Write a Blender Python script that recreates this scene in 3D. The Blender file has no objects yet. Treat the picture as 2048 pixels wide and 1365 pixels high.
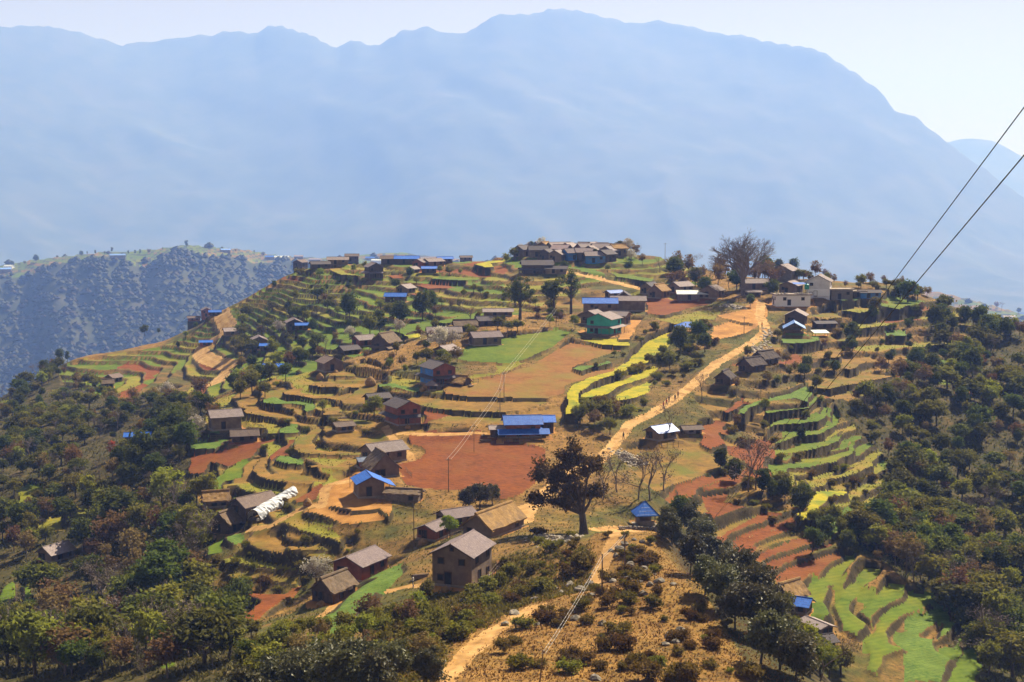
import bpy, math, random
import numpy as np

# ---------------------------------------------------------------- camera, sky, sun, exposure
SC = bpy.context.scene
COL = SC.collection
CZ = 100.0                                   # eye height above the scene datum
F = 2813.0; CX = 1024.0; CY = 682.5          # lens, in pixels of a 2048 wide frame
PITCH = math.radians(6.14)
cam_d = bpy.data.cameras.new('camera'); cam = bpy.data.objects.new('camera', cam_d); COL.objects.link(cam)
cam_d.sensor_width = 36.0; cam_d.lens = 36.0 * F / 2048.0
cam_d.clip_start = 0.5; cam_d.clip_end = 40000
cam.location = (0, 0, CZ); cam.rotation_euler = (math.pi / 2 - PITCH, 0, 0)
SC.camera = cam

SUN_EL, SUN_AZ = math.radians(47), math.radians(38)     # behind the village, to the right
world = bpy.data.worlds.new('World'); SC.world = world; world.use_nodes = True
wn = world.node_tree; bg = wn.nodes['Background']
sky_t = wn.nodes.new('ShaderNodeTexSky'); sky_t.sky_type = 'NISHITA'; sky_t.sun_disc = False
sky_t.sun_elevation = SUN_EL; sky_t.sun_rotation = SUN_AZ
sky_t.altitude = 3000; sky_t.air_density = 0.6; sky_t.dust_density = 0.2; sky_t.ozone_density = 0.0
sky_hs = wn.nodes.new('ShaderNodeHueSaturation'); sky_hs.inputs['Saturation'].default_value = .22; sky_hs.inputs['Value'].default_value = 1.15     # thin milky veil over the whole sky
wn.links.new(sky_t.outputs[0], sky_hs.inputs['Color']); 
sky_mx = wn.nodes.new('ShaderNodeMix'); sky_mx.data_type = 'RGBA'; sky_mx.blend_type = 'MULTIPLY'; sky_mx.inputs[0].default_value = 1.0
sky_mx.inputs[7].default_value = (1.0, .825, .68, 1); wn.links.new(sky_hs.outputs[0], sky_mx.inputs[6]); wn.links.new(sky_mx.outputs[2], bg.inputs[0]); bg.inputs[1].default_value = 0.05
sun_d = bpy.data.lights.new('sun', 'SUN'); sun = bpy.data.objects.new('sun', sun_d); COL.objects.link(sun)
sun_d.energy = 5.0; sun_d.angle = math.radians(0.5); sun_d.color = (1.0, 0.93, 0.83)
sun.rotation_euler = (math.pi / 2 - SUN_EL, 0, math.pi - SUN_AZ)   # lamp looks away from the sun
SC.view_settings.view_transform = 'Standard'; SC.view_settings.look = 'None'
SC.view_settings.gamma = 1.0; SC.view_settings.exposure = 1.18
SC.view_settings.use_curve_mapping = False
cy = SC.cycles
cy.use_denoising = True; cy.max_bounces = 6; cy.diffuse_bounces = 3; cy.glossy_bounces = 2
cy.transmission_bounces = 3; cy.volume_bounces = 1; cy.transparent_max_bounces = 4
cy.caustics_reflective = False; cy.caustics_refractive = False
random.seed(7); RNG = np.random.default_rng(11)

# ---------------------------------------------------------------- noise and pixel helpers
def _hash(ix, iy, seed):
    h = (ix * 374761393 + iy * 668265263 + seed * 974711) & 0x7fffffff
    h = ((h ^ (h >> 13)) * 1274126177) & 0x7fffffff
    h = h ^ (h >> 16)
    return (h & 0xffff) / 65535.0
def vnoise(x, y, seed=0):
    x = np.asarray(x, float); y = np.asarray(y, float)
    ix = np.floor(x).astype(np.int64); iy = np.floor(y).astype(np.int64)
    fx = x - ix; fy = y - iy
    fx = fx * fx * (3 - 2 * fx); fy = fy * fy * (3 - 2 * fy)
    a = _hash(ix, iy, seed); b = _hash(ix + 1, iy, seed); c = _hash(ix, iy + 1, seed); d = _hash(ix + 1, iy + 1, seed)
    return (a * (1 - fx) + b * fx) * (1 - fy) + (c * (1 - fx) + d * fx) * fy
def fbm(x, y, seed=0, o=4):
    s = 0; a = 0.5; t = 0
    for k in range(o):
        s = s + a * vnoise(x * 2 ** k + 17.3 * k, y * 2 ** k - 9.1 * k, seed + k); t += a; a *= 0.5
    return s / t * 2 - 1
SP, CP = math.sin(PITCH), math.cos(PITCH)
def ray(u, v):
    a = (np.asarray(u, float) - CX) / F; b = (CY - np.asarray(v, float)) / F
    return a, CP + b * SP, -SP + b * CP      # x, y, z of a view ray (camera at 0,0,CZ)
def pix(x, y, z):
    z = np.asarray(z, float) - CZ; d = y * CP - z * SP; b = y * SP + z * CP
    return CX + F * x / d, CY - F * b / d
def at(u, v, D):
    rx, ry, rz = ray(u, v); t = D / ry
    return rx * t, np.asarray(D, float) + 0 * rx, CZ + rz * t

# ---------------------------------------------------------------- the hill: smooth shape through surveyed points
CTRL = [(880,1365,135),(1100,1365,135),(1300,1365,136),(1500,1350,140),(1610,1352,142),
(1000,1240,165),(1190,1250,160),(1400,1250,158),(1540,1250,160),(1200,1170,188),(1350,1130,190),(1450,1150,180),(1100,1160,192),
(1250,1070,208),(1330,1040,205),(1168,1072,216),(1090,1080,218),(1000,1110,212),(930,1175,200),(850,1190,202),(790,1250,180),
(650,1265,178),(740,1150,218),(700,1340,150),(500,1340,160),(300,1340,175),(100,1340,185),(-150,1340,195),
(1045,1050,240),(1085,990,270),(1250,1000,262),(1215,905,325),(1400,1000,275),(1500,1000,285),(1600,1100,262),(1690,1110,255),
(1640,1180,240),(1700,1250,226),(1850,1200,240),(1950,1320,215),(1750,1340,205),(1480,1270,205),(1560,1365,186),(1400,1150,228),
(960,1000,272),(930,930,305),(900,868,340),(1050,880,335),(1050,850,352),(900,800,385),(1050,790,392),(1100,740,430),(1000,700,460),
(1120,665,490),(1200,680,478),(1200,630,520),(1300,620,530),(1400,605,545),(1250,800,388),(1300,760,418),(1300,705,455),(1340,810,378),
(1247,878,338),(1400,765,410),(1480,700,455),(1530,655,490),(1520,605,535),(1430,655,490),(1487,592,545),(1590,615,530),(1660,600,540),
(1750,590,550),(1800,567,580),(1860,594,570),(1700,567,575),(1600,562,580),(1100,545,620),(1230,560,610),(1330,585,575),(1000,560,610),
(1180,530,650),(1180,503,690),(1100,503,690),(1250,513,690),(1320,517,680),(1380,532,670),(1050,512,690),(960,522,690),(880,530,690),
(800,531,700),(700,531,710),(610,537,720),(900,570,640),(800,590,620),(700,600,620),(900,620,560),(1000,625,540),(800,650,550),(700,680,530),
(650,740,470),(600,650,600),(600,590,670),(880,660,500),(880,690,470),(770,700,480),(860,770,410),(700,790,415),(750,760,430),(600,800,420),
(560,760,460),(800,850,358),(640,880,350),(740,900,330),(480,880,380),(450,860,390),(420,900,375),(550,930,325),(440,990,305),(620,960,296),
(735,1000,264),(620,1060,250),(520,1045,268),(450,1070,278),(500,1120,244),(600,1170,236),(480,1180,240),(650,1200,222),(540,740,530),
(430,760,600),(415,690,690),(440,622,740),(330,690,720),(250,760,650),(330,770,600),(150,722,720),(50,790,650),(-100,850,640),(150,850,520),
(300,860,480),(380,820,480),(50,920,470),(200,950,390),(100,1000,380),(-100,1000,400),(300,1000,340),(60,1080,340),(200,1080,310),(110,1120,300),
(350,1080,290),(300,1180,245),(150,1230,235),(0,1200,260),(-150,1200,270),(400,1280,200),
(1600,700,470),(1700,700,480),(1800,650,520),(1900,690,500),(1960,652,525),(2040,662,520),(2200,720,510),(1600,800,400),(1700,800,420),
(1850,780,440),(2000,800,440),(2200,850,430),(1450,850,370),(1550,900,345),(1700,900,365),(1750,950,345),(1900,900,390),(2040,950,370),
(1600,980,300),(1700,1050,290),(1850,1050,315),(2000,1100,295),(2200,1100,300),(1800,1130,265),(2000,1250,240),(2200,1300,240),(2040,1350,220)]
HID = [(-150,900,-230),(0,820,-170),(150,880,-172),(330,900,-165),(440,900,-150),(600,880,-135),(800,860,-115),(1000,850,-105),(1180,850,-95),
(1350,850,-105),(1600,750,-95),(1800,720,-105),(1960,680,-120),(2200,680,-140),
(600,60,-38),(1100,60,-36),(1600,60,-38),(0,60,-46),(2100,60,-48),(0,125,-60),(600,112,-47),(1100,108,-44),(1600,108,-48),(2100,125,-62),(1900,155,-68),(2250,165,-72)] \
 + [(u, 1000, -250) for u in range(-300, 2400, 300)]
def squeeze(D):                # survey correction of the far distances
    D = np.asarray(D, float); return np.where(D > 420, 355.4 + (D - 420) * .8, np.where(D > 250, 250 + (D - 250) * .62, D))
def shrink(D): return 1.0 if D < 250 else D / (250 + (D - 250) / .62 if D < 355.4 else 420 + (D - 355.4) / .8)
_c = np.array(CTRL, float); _c[:, 2] = squeeze(_c[:, 2]); _x, _y, _z = at(_c[:, 0], _c[:, 1], _c[:, 2])
_h = np.array(HID, float); _h[:, 1] = squeeze(_h[:, 1]); _hx = (_h[:, 0] - CX) / F * _h[:, 1]
QX = np.concatenate([_x, _hx]) / 100; QY = np.concatenate([_y, _h[:, 1]]) / 100; QZ = np.concatenate([_z, CZ + _h[:, 2]])
def _phi(r2): return r2 * np.log(r2 + 1e-9)
_n = len(QX)
_K = _phi((QX[:, None] - QX) ** 2 + (QY[:, None] - QY) ** 2) + 0.012 * np.eye(_n)
_P = np.stack([np.ones(_n), QX, QY], 1)
_A = np.block([[_K, _P], [_P.T, np.zeros((3, 3))]])
_w = np.linalg.solve(_A, np.concatenate([QZ, np.zeros(3)]))
def base_z(x, y):
    x = np.asarray(x, float).ravel() / 100; y = np.asarray(y, float).ravel() / 100
    out = np.zeros(len(x))
    for s in range(0, len(x), 40000):
        a, b = x[s:s + 40000], y[s:s + 40000]
        out[s:s + 40000] = _phi((a[:, None] - QX) ** 2 + (b[:, None] - QY) ** 2) @ _w[:_n] + _w[_n] + _w[_n + 1] * a + _w[_n + 2] * b
    return out
NA, NR = 1000, 880
AZ = np.radians(np.linspace(-26, 26, NA)); DD = np.geomspace(58, 820, NR)
GX = np.sin(AZ)[None, :] * DD[:, None]; GY = np.cos(AZ)[None, :] * DD[:, None]      # rows by distance, columns by bearing
# evaluate the smooth surface on every 4th node and refine
def _coarse():
    ri = np.linspace(0, NR - 1, 221); ci = np.linspace(0, NA - 1, 251)
    az = np.interp(ci, np.arange(NA), AZ); dd = np.exp(np.interp(ri, np.arange(NR), np.log(DD)))
    z = base_z(np.sin(az)[None, :] * dd[:, None], np.cos(az)[None, :] * dd[:, None]).reshape(221, 251)
    t = np.empty((221, NA))
    for k in range(221): t[k] = np.interp(np.arange(NA), ci, z[k])
    o = np.empty((NR, NA))
    for k in range(NA): o[:, k] = np.interp(np.arange(NR), ri, t[:, k])
    return o
ZB = _coarse()
def cast(u, v, Z, lo=95.0):
    """ground point seen at a pixel: (x, y, z); Z is a height grid"""
    u = np.atleast_1d(np.asarray(u, float)); v = np.atleast_1d(np.asarray(v, float))
    rx, ry, rz = ray(u, v); az = np.arctan2(rx, ry); h = np.hypot(rx, ry)
    c = np.clip((az - AZ[0]) / (AZ[1] - AZ[0]), 0, NA - 1.001); c0 = c.astype(int); f = c - c0
    out = np.zeros((len(u), 3))
    r0 = int(np.searchsorted(DD, lo))
    for k in range(len(u)):
        zc = Z[:, c0[k]] * (1 - f[k]) + Z[:, c0[k] + 1] * f[k]
        g = CZ + rz[k] / h[k] * DD - zc
        idx = np.nonzero(g[r0:] < 0)[0]
        if len(idx) == 0: D = DD[-1]
        else:
            i = idx[0] + r0
            if i == 0: D = DD[0]
            else:
                tt = g[i - 1] / (g[i - 1] - g[i]) if g[i - 1] > 0 else 1.0
                D = DD[i - 1] + tt * (DD[i] - DD[i - 1])
        out[k] = (rx[k] / h[k] * D, ry[k] / h[k] * D, CZ + rz[k] / h[k] * D)
    return out
def sample(Z, x, y):
    az = np.arctan2(x, y); d = np.hypot(x, y)
    c = np.clip((az - AZ[0]) / (AZ[1] - AZ[0]), 0, NA - 1.001); r = np.clip(np.log(np.maximum(d, DD[0]) / DD[0]) / math.log(DD[1] / DD[0]), 0, NR - 1.001)
    c0 = c.astype(int); r0 = r.astype(int); f = c - c0; g = r - r0
    return (Z[r0, c0] * (1 - f) + Z[r0, c0 + 1] * f) * (1 - g) + (Z[r0 + 1, c0] * (1 - f) + Z[r0 + 1, c0 + 1] * f) * g

# ---------------------------------------------------------------- fields traced as terraces (x0, y0, scale, [(kind, slope kept, outline)])
FIELDS = []
def grp(x0, y0, k, items):
    for kind, g, pts in items:
        FIELDS.append((kind, g, [(x0 + k * a, y0 + k * b) for a, b in zip(pts[::2], pts[1::2])]))
grp(380, 760, .2539, [
 ('stubble', .1, (720,95,800,70,890,65,890,100,1000,120,1180,125,1300,90,1370,90,1200,170,1100,150,980,150,830,125,740,115)),
 ('stubble', .1, (930,40,1000,20,1140,5,1160,25,1400,30,1340,60,1150,60,1020,55)),
 ('crop', .1, (570,165,650,145,760,180,900,178,1000,195,1005,240,900,275,905,220,780,205,650,205,580,190)),
 ('stubble', .1, (430,225,520,205,550,225,620,265,830,285,830,310,760,305,560,290,440,265)),
 ('grass', .1, (480,340,600,335,720,370,690,425,600,430,540,400,580,370)),
 ('crop', .1, (700,400,780,375,860,375,855,430,740,440,700,430)),
 ('stubble', .1, (1050,225,1180,200,1180,265,1260,270,1050,280)),
 ('ploughed', .8, (0,605,200,570,480,470,600,440,690,435,680,480,560,520,520,600,400,640,300,690,240,660,180,640,100,735,0,740)),
 ('crop', .3, (0,520,120,490,320,460,320,500,200,560,0,590)),
 ('stubble', .1, (1060,350,1090,360,1010,430,950,480,1000,540,1100,560,1340,570,1340,595,1050,590,900,580,830,555,815,510,850,460,950,400)),
 ('ploughed', .3, (610,610,790,490,830,490,780,550,780,610,700,600,640,640)),
 ('crop', .1, (670,640,720,600,800,610,890,650,890,680,780,670,680,650)),
 ('stubble', .1, (500,660,560,610,620,610,590,680,640,740,800,775,940,770,1090,790,1060,830,900,820,700,800,540,770,470,720)),
 ('stubble', .1, (870,680,960,665,1200,680,1330,670,1320,720,1230,740,1210,710,1000,690)),
 ('wheat', .2, (160,810,250,730,430,640,530,620,500,660,400,720,400,790,270,810,260,850,400,900,550,950,420,980,300,930,190,880)),
 ('grass', .1, (270,815,450,820,600,860,740,880,700,905,600,895,400,865,260,840)),
 ('ploughed', .6, (800,940,1040,840,1040,900,1000,950,830,960)),
 ('yard', .5, (1050,870,1130,800,1330,735,1330,765,1240,800,1300,840,1600,940,1580,1080,1480,1020,1300,1040,1100,990,1040,970)),
 ('yard', 1, (900,1030,1100,1000,1300,1045,1500,1030,1600,1100,1480,1120,1200,1140,1000,1080)),
])
grp(760, 760, .293, [
 ('ploughed', .9, (190,365,600,360,700,380,750,410,960,440,1110,480,1110,560,1060,700,960,790,840,815,780,790,640,760,480,750,280,745,180,740,150,650,100,580,260,540,320,500,300,470,210,440)),
 ('stubble', .2, (280,290,420,240,600,250,850,250,870,290,750,305,400,300)),
 ('stubble', .3, (160,140,250,110,420,130,700,150,1000,150,1160,150,1050,190,850,220,600,215,400,200,270,175)),
 ('ploughed', .3, (290,190,380,210,480,240,400,270,300,280,320,250,300,230)),
 ('stubble', .8, (870,240,1050,220,1220,180,1300,200,1200,280,1180,255,900,252)),
])
grp(580, 460, .3418, [
 ('wheat', .9, (980,720,1060,690,1240,640,1560,585,1650,600,1640,630,1500,710,1400,760,1280,790,1050,780,960,760)),
 ('grass', .9, (1200,795,1400,765,1300,825,1100,872,920,905,1000,865,1200,845)),
 ('tilled', .9, (890,920,1100,880,1250,850,1400,800,1640,660,1700,668,1850,690,1990,694,1940,710,1850,730,1640,810,1700,845,1920,805,1900,830,1610,920,1600,960,1500,990,1300,985,1080,985,900,960)),
 ('mustard', .6, (1670,652,1980,658,1995,690,1850,686)),
 ('crop', .6, (1640,820,1700,800,1780,800,1860,775,1880,790,1700,838)),
 ('wheat', .5, (590,600,700,555,830,550,920,570,800,590,720,600,670,620)),
 ('mustard', .3, (660,628,770,610,765,642,690,644)),
 ('wheat', .5, (830,545,1000,510,1340,485,1340,500,1200,525,1020,540,900,555)),
 ('mustard', .3, (1080,208,1160,188,1300,186,1180,205,1190,225,1140,228)),
 ('wheat', .3, (380,200,570,195,600,218,400,215)), ('wheat', .3, (940,210,980,180,1080,160,1240,155,1100,185,1060,205)),
 ('ploughed', .3, (720,325,900,318,970,342,800,345)), ('ploughed', .4, (700,372,790,372,860,408,800,410)),
 ('wheat', .4, (1240,165,1330,140,1420,145,1400,165)), ('wheat', .3, (810,290,940,275,1110,290,1100,300,960,300)),
 ('grass', .3, (200,225,280,215,330,250,420,270,300,265)), ('ploughed', .3, (570,268,640,262,660,285,600,285)),
])
grp(0, 0, 1, [
 ('mustard', .15, (1128,808,1136,776,1180,760,1240,735,1290,705,1345,693,1345,712,1300,728,1250,748,1190,768,1160,782,1155,808)),
 ('mustard', .15, (1160,800,1165,785,1210,775,1300,745,1318,748,1290,762,1240,778,1200,800)),
 ('mustard', .15, (1225,798,1255,785,1305,768,1300,787,1275,800,1228,808)),
 ('yard', .8, (1425,655,1470,640,1530,645,1500,665,1440,680,1420,680)),
 ('yard', .8, (1430,632,1480,622,1510,603,1535,600,1533,650,1480,645)),
 ('ploughed', .5, (1290,602,1390,600,1440,604,1380,618,1330,632,1295,628)),
 ('yard', .6, (1248,640,1290,640,1270,655,1262,680,1235,680,1240,660)),
 ('wheat', .6, (1265,498,1310,505,1350,518,1320,530,1280,515)), ('wheat', .4, (1145,530,1200,545,1215,555,1160,545)), ('wheat', .4, (1220,545,1260,552,1310,560,1300,566,1230,556)),
 ('grass', .6, (1310,640,1400,625,1440,622,1430,640,1350,650)),
])
grp(640, 620, .1465, [
 ('stubble', .15, (90,900,320,830,450,850,510,910,180,905)), ('stubble', .15, (-100,1050,200,1010,650,1015,600,1055,0,1060)),
 ('stubble', .15, (510,740,660,720,900,820,890,850,680,790)), ('crop', .15, (790,1040,1000,1030,1300,1080,1430,1110,1300,1150,1050,1090,800,1070)),
])
grp(1250, 740, .2637, [
 ('ploughed', .3, (750,320,830,240,900,225,850,300,790,330)),
 ('crop', .2, (860,340,900,280,1040,240,1250,190,1380,130,1420,180,1380,260,1300,230,1100,250,960,300,930,330)),
 ('wheat', .1, (1060,320,1380,290,1390,210,1450,195,1440,260,1380,300,1200,320,1080,345)),
 ('wheat', .1, (1065,480,1110,430,1160,390,1400,385,1480,340,1490,290,1530,300,1530,350,1480,400,1350,420,1150,430)),
 ('wheat', .1, (1090,580,1200,530,1260,480,1480,470,1560,430,1570,350,1630,390,1580,450,1480,500,1300,520,1190,560)),
 ('wheat', .1, (1170,640,1280,600,1350,565,1540,550,1650,500,1640,550,1500,600,1350,630,1250,650)),
 ('wheat', .1, (1080,730,1200,720,1400,710,1560,660,1700,620,1720,570,1760,575,1740,640,1600,710,1400,750,1240,760,1180,870,1120,830)),
 ('grass', .1, (1290,850,1500,820,1640,790,1790,710,1880,700,1880,730,1780,780,1640,820,1430,850,1350,880,1310,950)),
 ('mustard', .1, (1400,980,1450,940,1690,930,1700,960,1560,990,1480,1060,1440,1150,1300,1150,1280,1100,1380,1080)),
 ('ploughed', .5, (560,430,700,395,770,410,720,480,780,560,640,600,560,570,600,500)),
 ('ploughed', .5, (780,600,1090,580,1100,640,1050,740,960,760,900,700,800,650)),
 ('ploughed', .2, (370,880,600,815,750,830,560,890,500,960,380,970)),
 ('ploughed', .3, (540,970,700,950,780,945,740,1010,900,1030,1000,1005,880,1060,780,1100,680,1150,600,1050)),
 ('stubble', .2, (220,720,400,680,380,700,250,740,200,800)), ('stubble', .2, (190,920,350,850,580,770,590,800,370,870,240,930)),
 ('crop', .3, (1520,1240,1570,1130,1640,1080,1800,1030,1790,1060,1660,1140,1620,1240,1560,1290)),
])
grp(1300, 960, .3652, [
 ('ploughed', .12, (380,320,600,190,740,190,560,250,440,310,400,350)), ('ploughed', .12, (460,350,640,290,820,260,640,320,560,370,480,380)),
 ('ploughed', .12, (570,430,680,370,900,300,920,320,720,400,600,450)), ('ploughed', .12, (620,470,780,410,1000,350,1010,365,780,440,680,510,640,500)),
 ('ploughed', .15, (660,520,860,450,1060,395,1070,430,880,510,830,590,700,590)),
 ('wheat', .25, (850,630,920,550,1080,420,1150,440,1120,490,1020,560,970,600,980,690,1000,740,930,780,870,720)),
 ('wheat', .25, (1010,690,1050,620,1170,500,1270,500,1260,550,1150,620,1110,680,1130,740,1200,800,1150,860,1050,830)),
 ('wheat', .2, (1150,730,1250,640,1310,580,1420,590,1380,650,1260,730,1210,800)),
 ('wheat', .25, (1190,1050,1190,920,1240,800,1340,710,1430,625,1520,640,1510,690,1380,760,1310,840,1320,900,1420,930,1270,990,1260,1070)),
 ('crop', .25, (1370,870,1430,810,1530,730,1600,740,1560,810,1480,870,1570,880,1600,780,1690,790,1640,860,1560,900,1550,940,1660,1000,1600,1109,1420,1109,1430,960)),
 ('wheat', .2, (1600,970,1660,930,1690,860,1720,870,1700,960,1640,1010)), ('wheat', .2, (1620,1130,1660,1010,1750,910,1800,930,1790,980,1730,1060,1740,1130)),
])
grp(1400, 440, .3164, [
 ('crop', .2, (860,500,960,490,1080,500,900,522)), ('wheat', .2, (1130,520,1200,500,1410,520,1400,540,1250,560,1130,552)),
 ('grass', .2, (860,572,1000,556,1130,560,1240,572,1000,588)), ('ploughed', .4, (820,400,1000,385,1180,395,1240,420,1100,440,960,430)),
 ('stubble', .2, (690,600,850,580,900,620,760,632)), ('grass', .2, (980,660,1100,650,1250,665,1000,692)), ('crop', .2, (520,760,600,740,760,745,770,770,640,790,520,790)),
 ('crop', .2, (1170,722,1290,714,1300,742,1180,744)), ('crop', .2, (1290,890,1480,883,1600,905,1590,918,1320,914)), ('stubble', .2, (720,1060,900,1000,1100,970,1240,990,1000,1030,820,1072)),
 ('stubble', .2, (740,840,900,820,880,870,700,882)), ('stubble', .3, (880,930,1060,860,1100,880,950,952)), ('stubble', .2, (780,1110,950,1095,1160,1085,1080,1112,850,1142)),
 ('ploughed', .4, (1590,1110,1600,1050,1780,1080,1640,1130)), ('wheat', .3, (1460,1030,1560,1020,1600,1050,1500,1052)),
])
grp(380, 1000, .2674, [
 ('stubble', .1, (230,560,330,550,500,560,820,600,830,630,700,612,480,578,280,582)), ('grass', .1, (220,440,330,425,500,470,830,510,830,532,500,495,230,470)),
 ('stubble', .1, (400,290,440,260,600,240,700,290,690,350,1090,430,1090,452,760,412,480,372,410,330)), ('stubble', .1, (680,340,900,345,1180,335,1290,340,1200,382,900,372,720,370)),
 ('grass', .15, (660,150,760,120,900,200,1150,290,1140,330,900,262,760,222)),
 ('ploughed', .8, (230,650,330,640,500,690,700,700,900,620,830,680,700,760,560,860,400,950,300,1000,440,800,500,750)),
 ('crop', 1, (950,920,1250,660,1400,565,1600,500,1620,560,1400,720,1280,840,1180,960,1040,1040,930,1010)),
 ('wheat', .5, (120,360,240,310,250,330,240,410,120,420)), ('crop', .3, (250,280,390,270,380,340,300,350)),
])
grp(0, 780, .4286, [
 ('wheat', .4, (80,480,130,440,250,470,240,490,130,540,80,550)), ('grass', .3, (320,560,400,530,410,600,330,612)), ('grass', .4, (160,640,300,570,280,640,330,660,240,668)),
 ('wheat', .5, (0,930,60,890,80,1000,0,1040)), ('wheat', .5, (90,910,130,920,190,1010,120,990)), ('grass', .3, (440,480,530,480,540,500,450,522)),
 ('wheat', .3, (-40,540,60,530,50,590,-40,590)), ('wheat', .3, (750,1290,830,1280,830,1310,760,1312)), ('wheat', .3, (480,650,560,620,540,660,480,672)),
])
ROADS = [  # (kind, width m, pixels along the middle)
 ('road', 2.9, [(1195,925),(1215,905),(1245,868),(1262,848),(1300,830),(1340,805),(1385,770),(1430,730),(1480,700),(1518,676),(1529,657),(1518,632),(1522,605)]),
 ('road', 2.9, [(1195,925),(1130,952),(1092,985),(1065,1012),(1045,1045)]),
 ('path', 2.3, [(1240,1060),(1222,1095),(1205,1130),(1188,1172)]),
 ('path', 2.6, [(1072,1212),(1030,1238),(980,1268),(938,1305),(905,1340),(885,1368),(870,1400)]),
 ('road', 6.5, [(440,612),(441,625),(446,642),(457,660),(438,674),(412,690),(400,708),(424,724),(458,735),(444,752),(430,768)]),
 ('road', 4.0, [(1083,536),(1102,527),(1112,516)]), ('road', 4.0, [(1110,540),(1150,548),(1230,566),(1290,580),(1330,586)]),
 ('path', 1.6, [(628,1246),(670,1208),(712,1172)]), ('path', 2.0, [(720,958),(690,965),(655,972),(646,1000),(640,1015)]),
 ('path', 1.8, [(768,858),(790,885),(812,905),(825,920)]), ('path', 2.2, [(800,868),(880,870),(965,866)]),
 ('path', 2.5, [(1190,1060),(1240,1058),(1270,1062)]), ('path', 2.0, [(640,1010),(600,1020),(540,1052),(500,1060)]),
 ('path', 2.4, [(1060,1010),(1000,1030),(960,1040)]), ('path', 1.6, [(775,1185),(810,1175),(845,1172)]),
]
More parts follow.
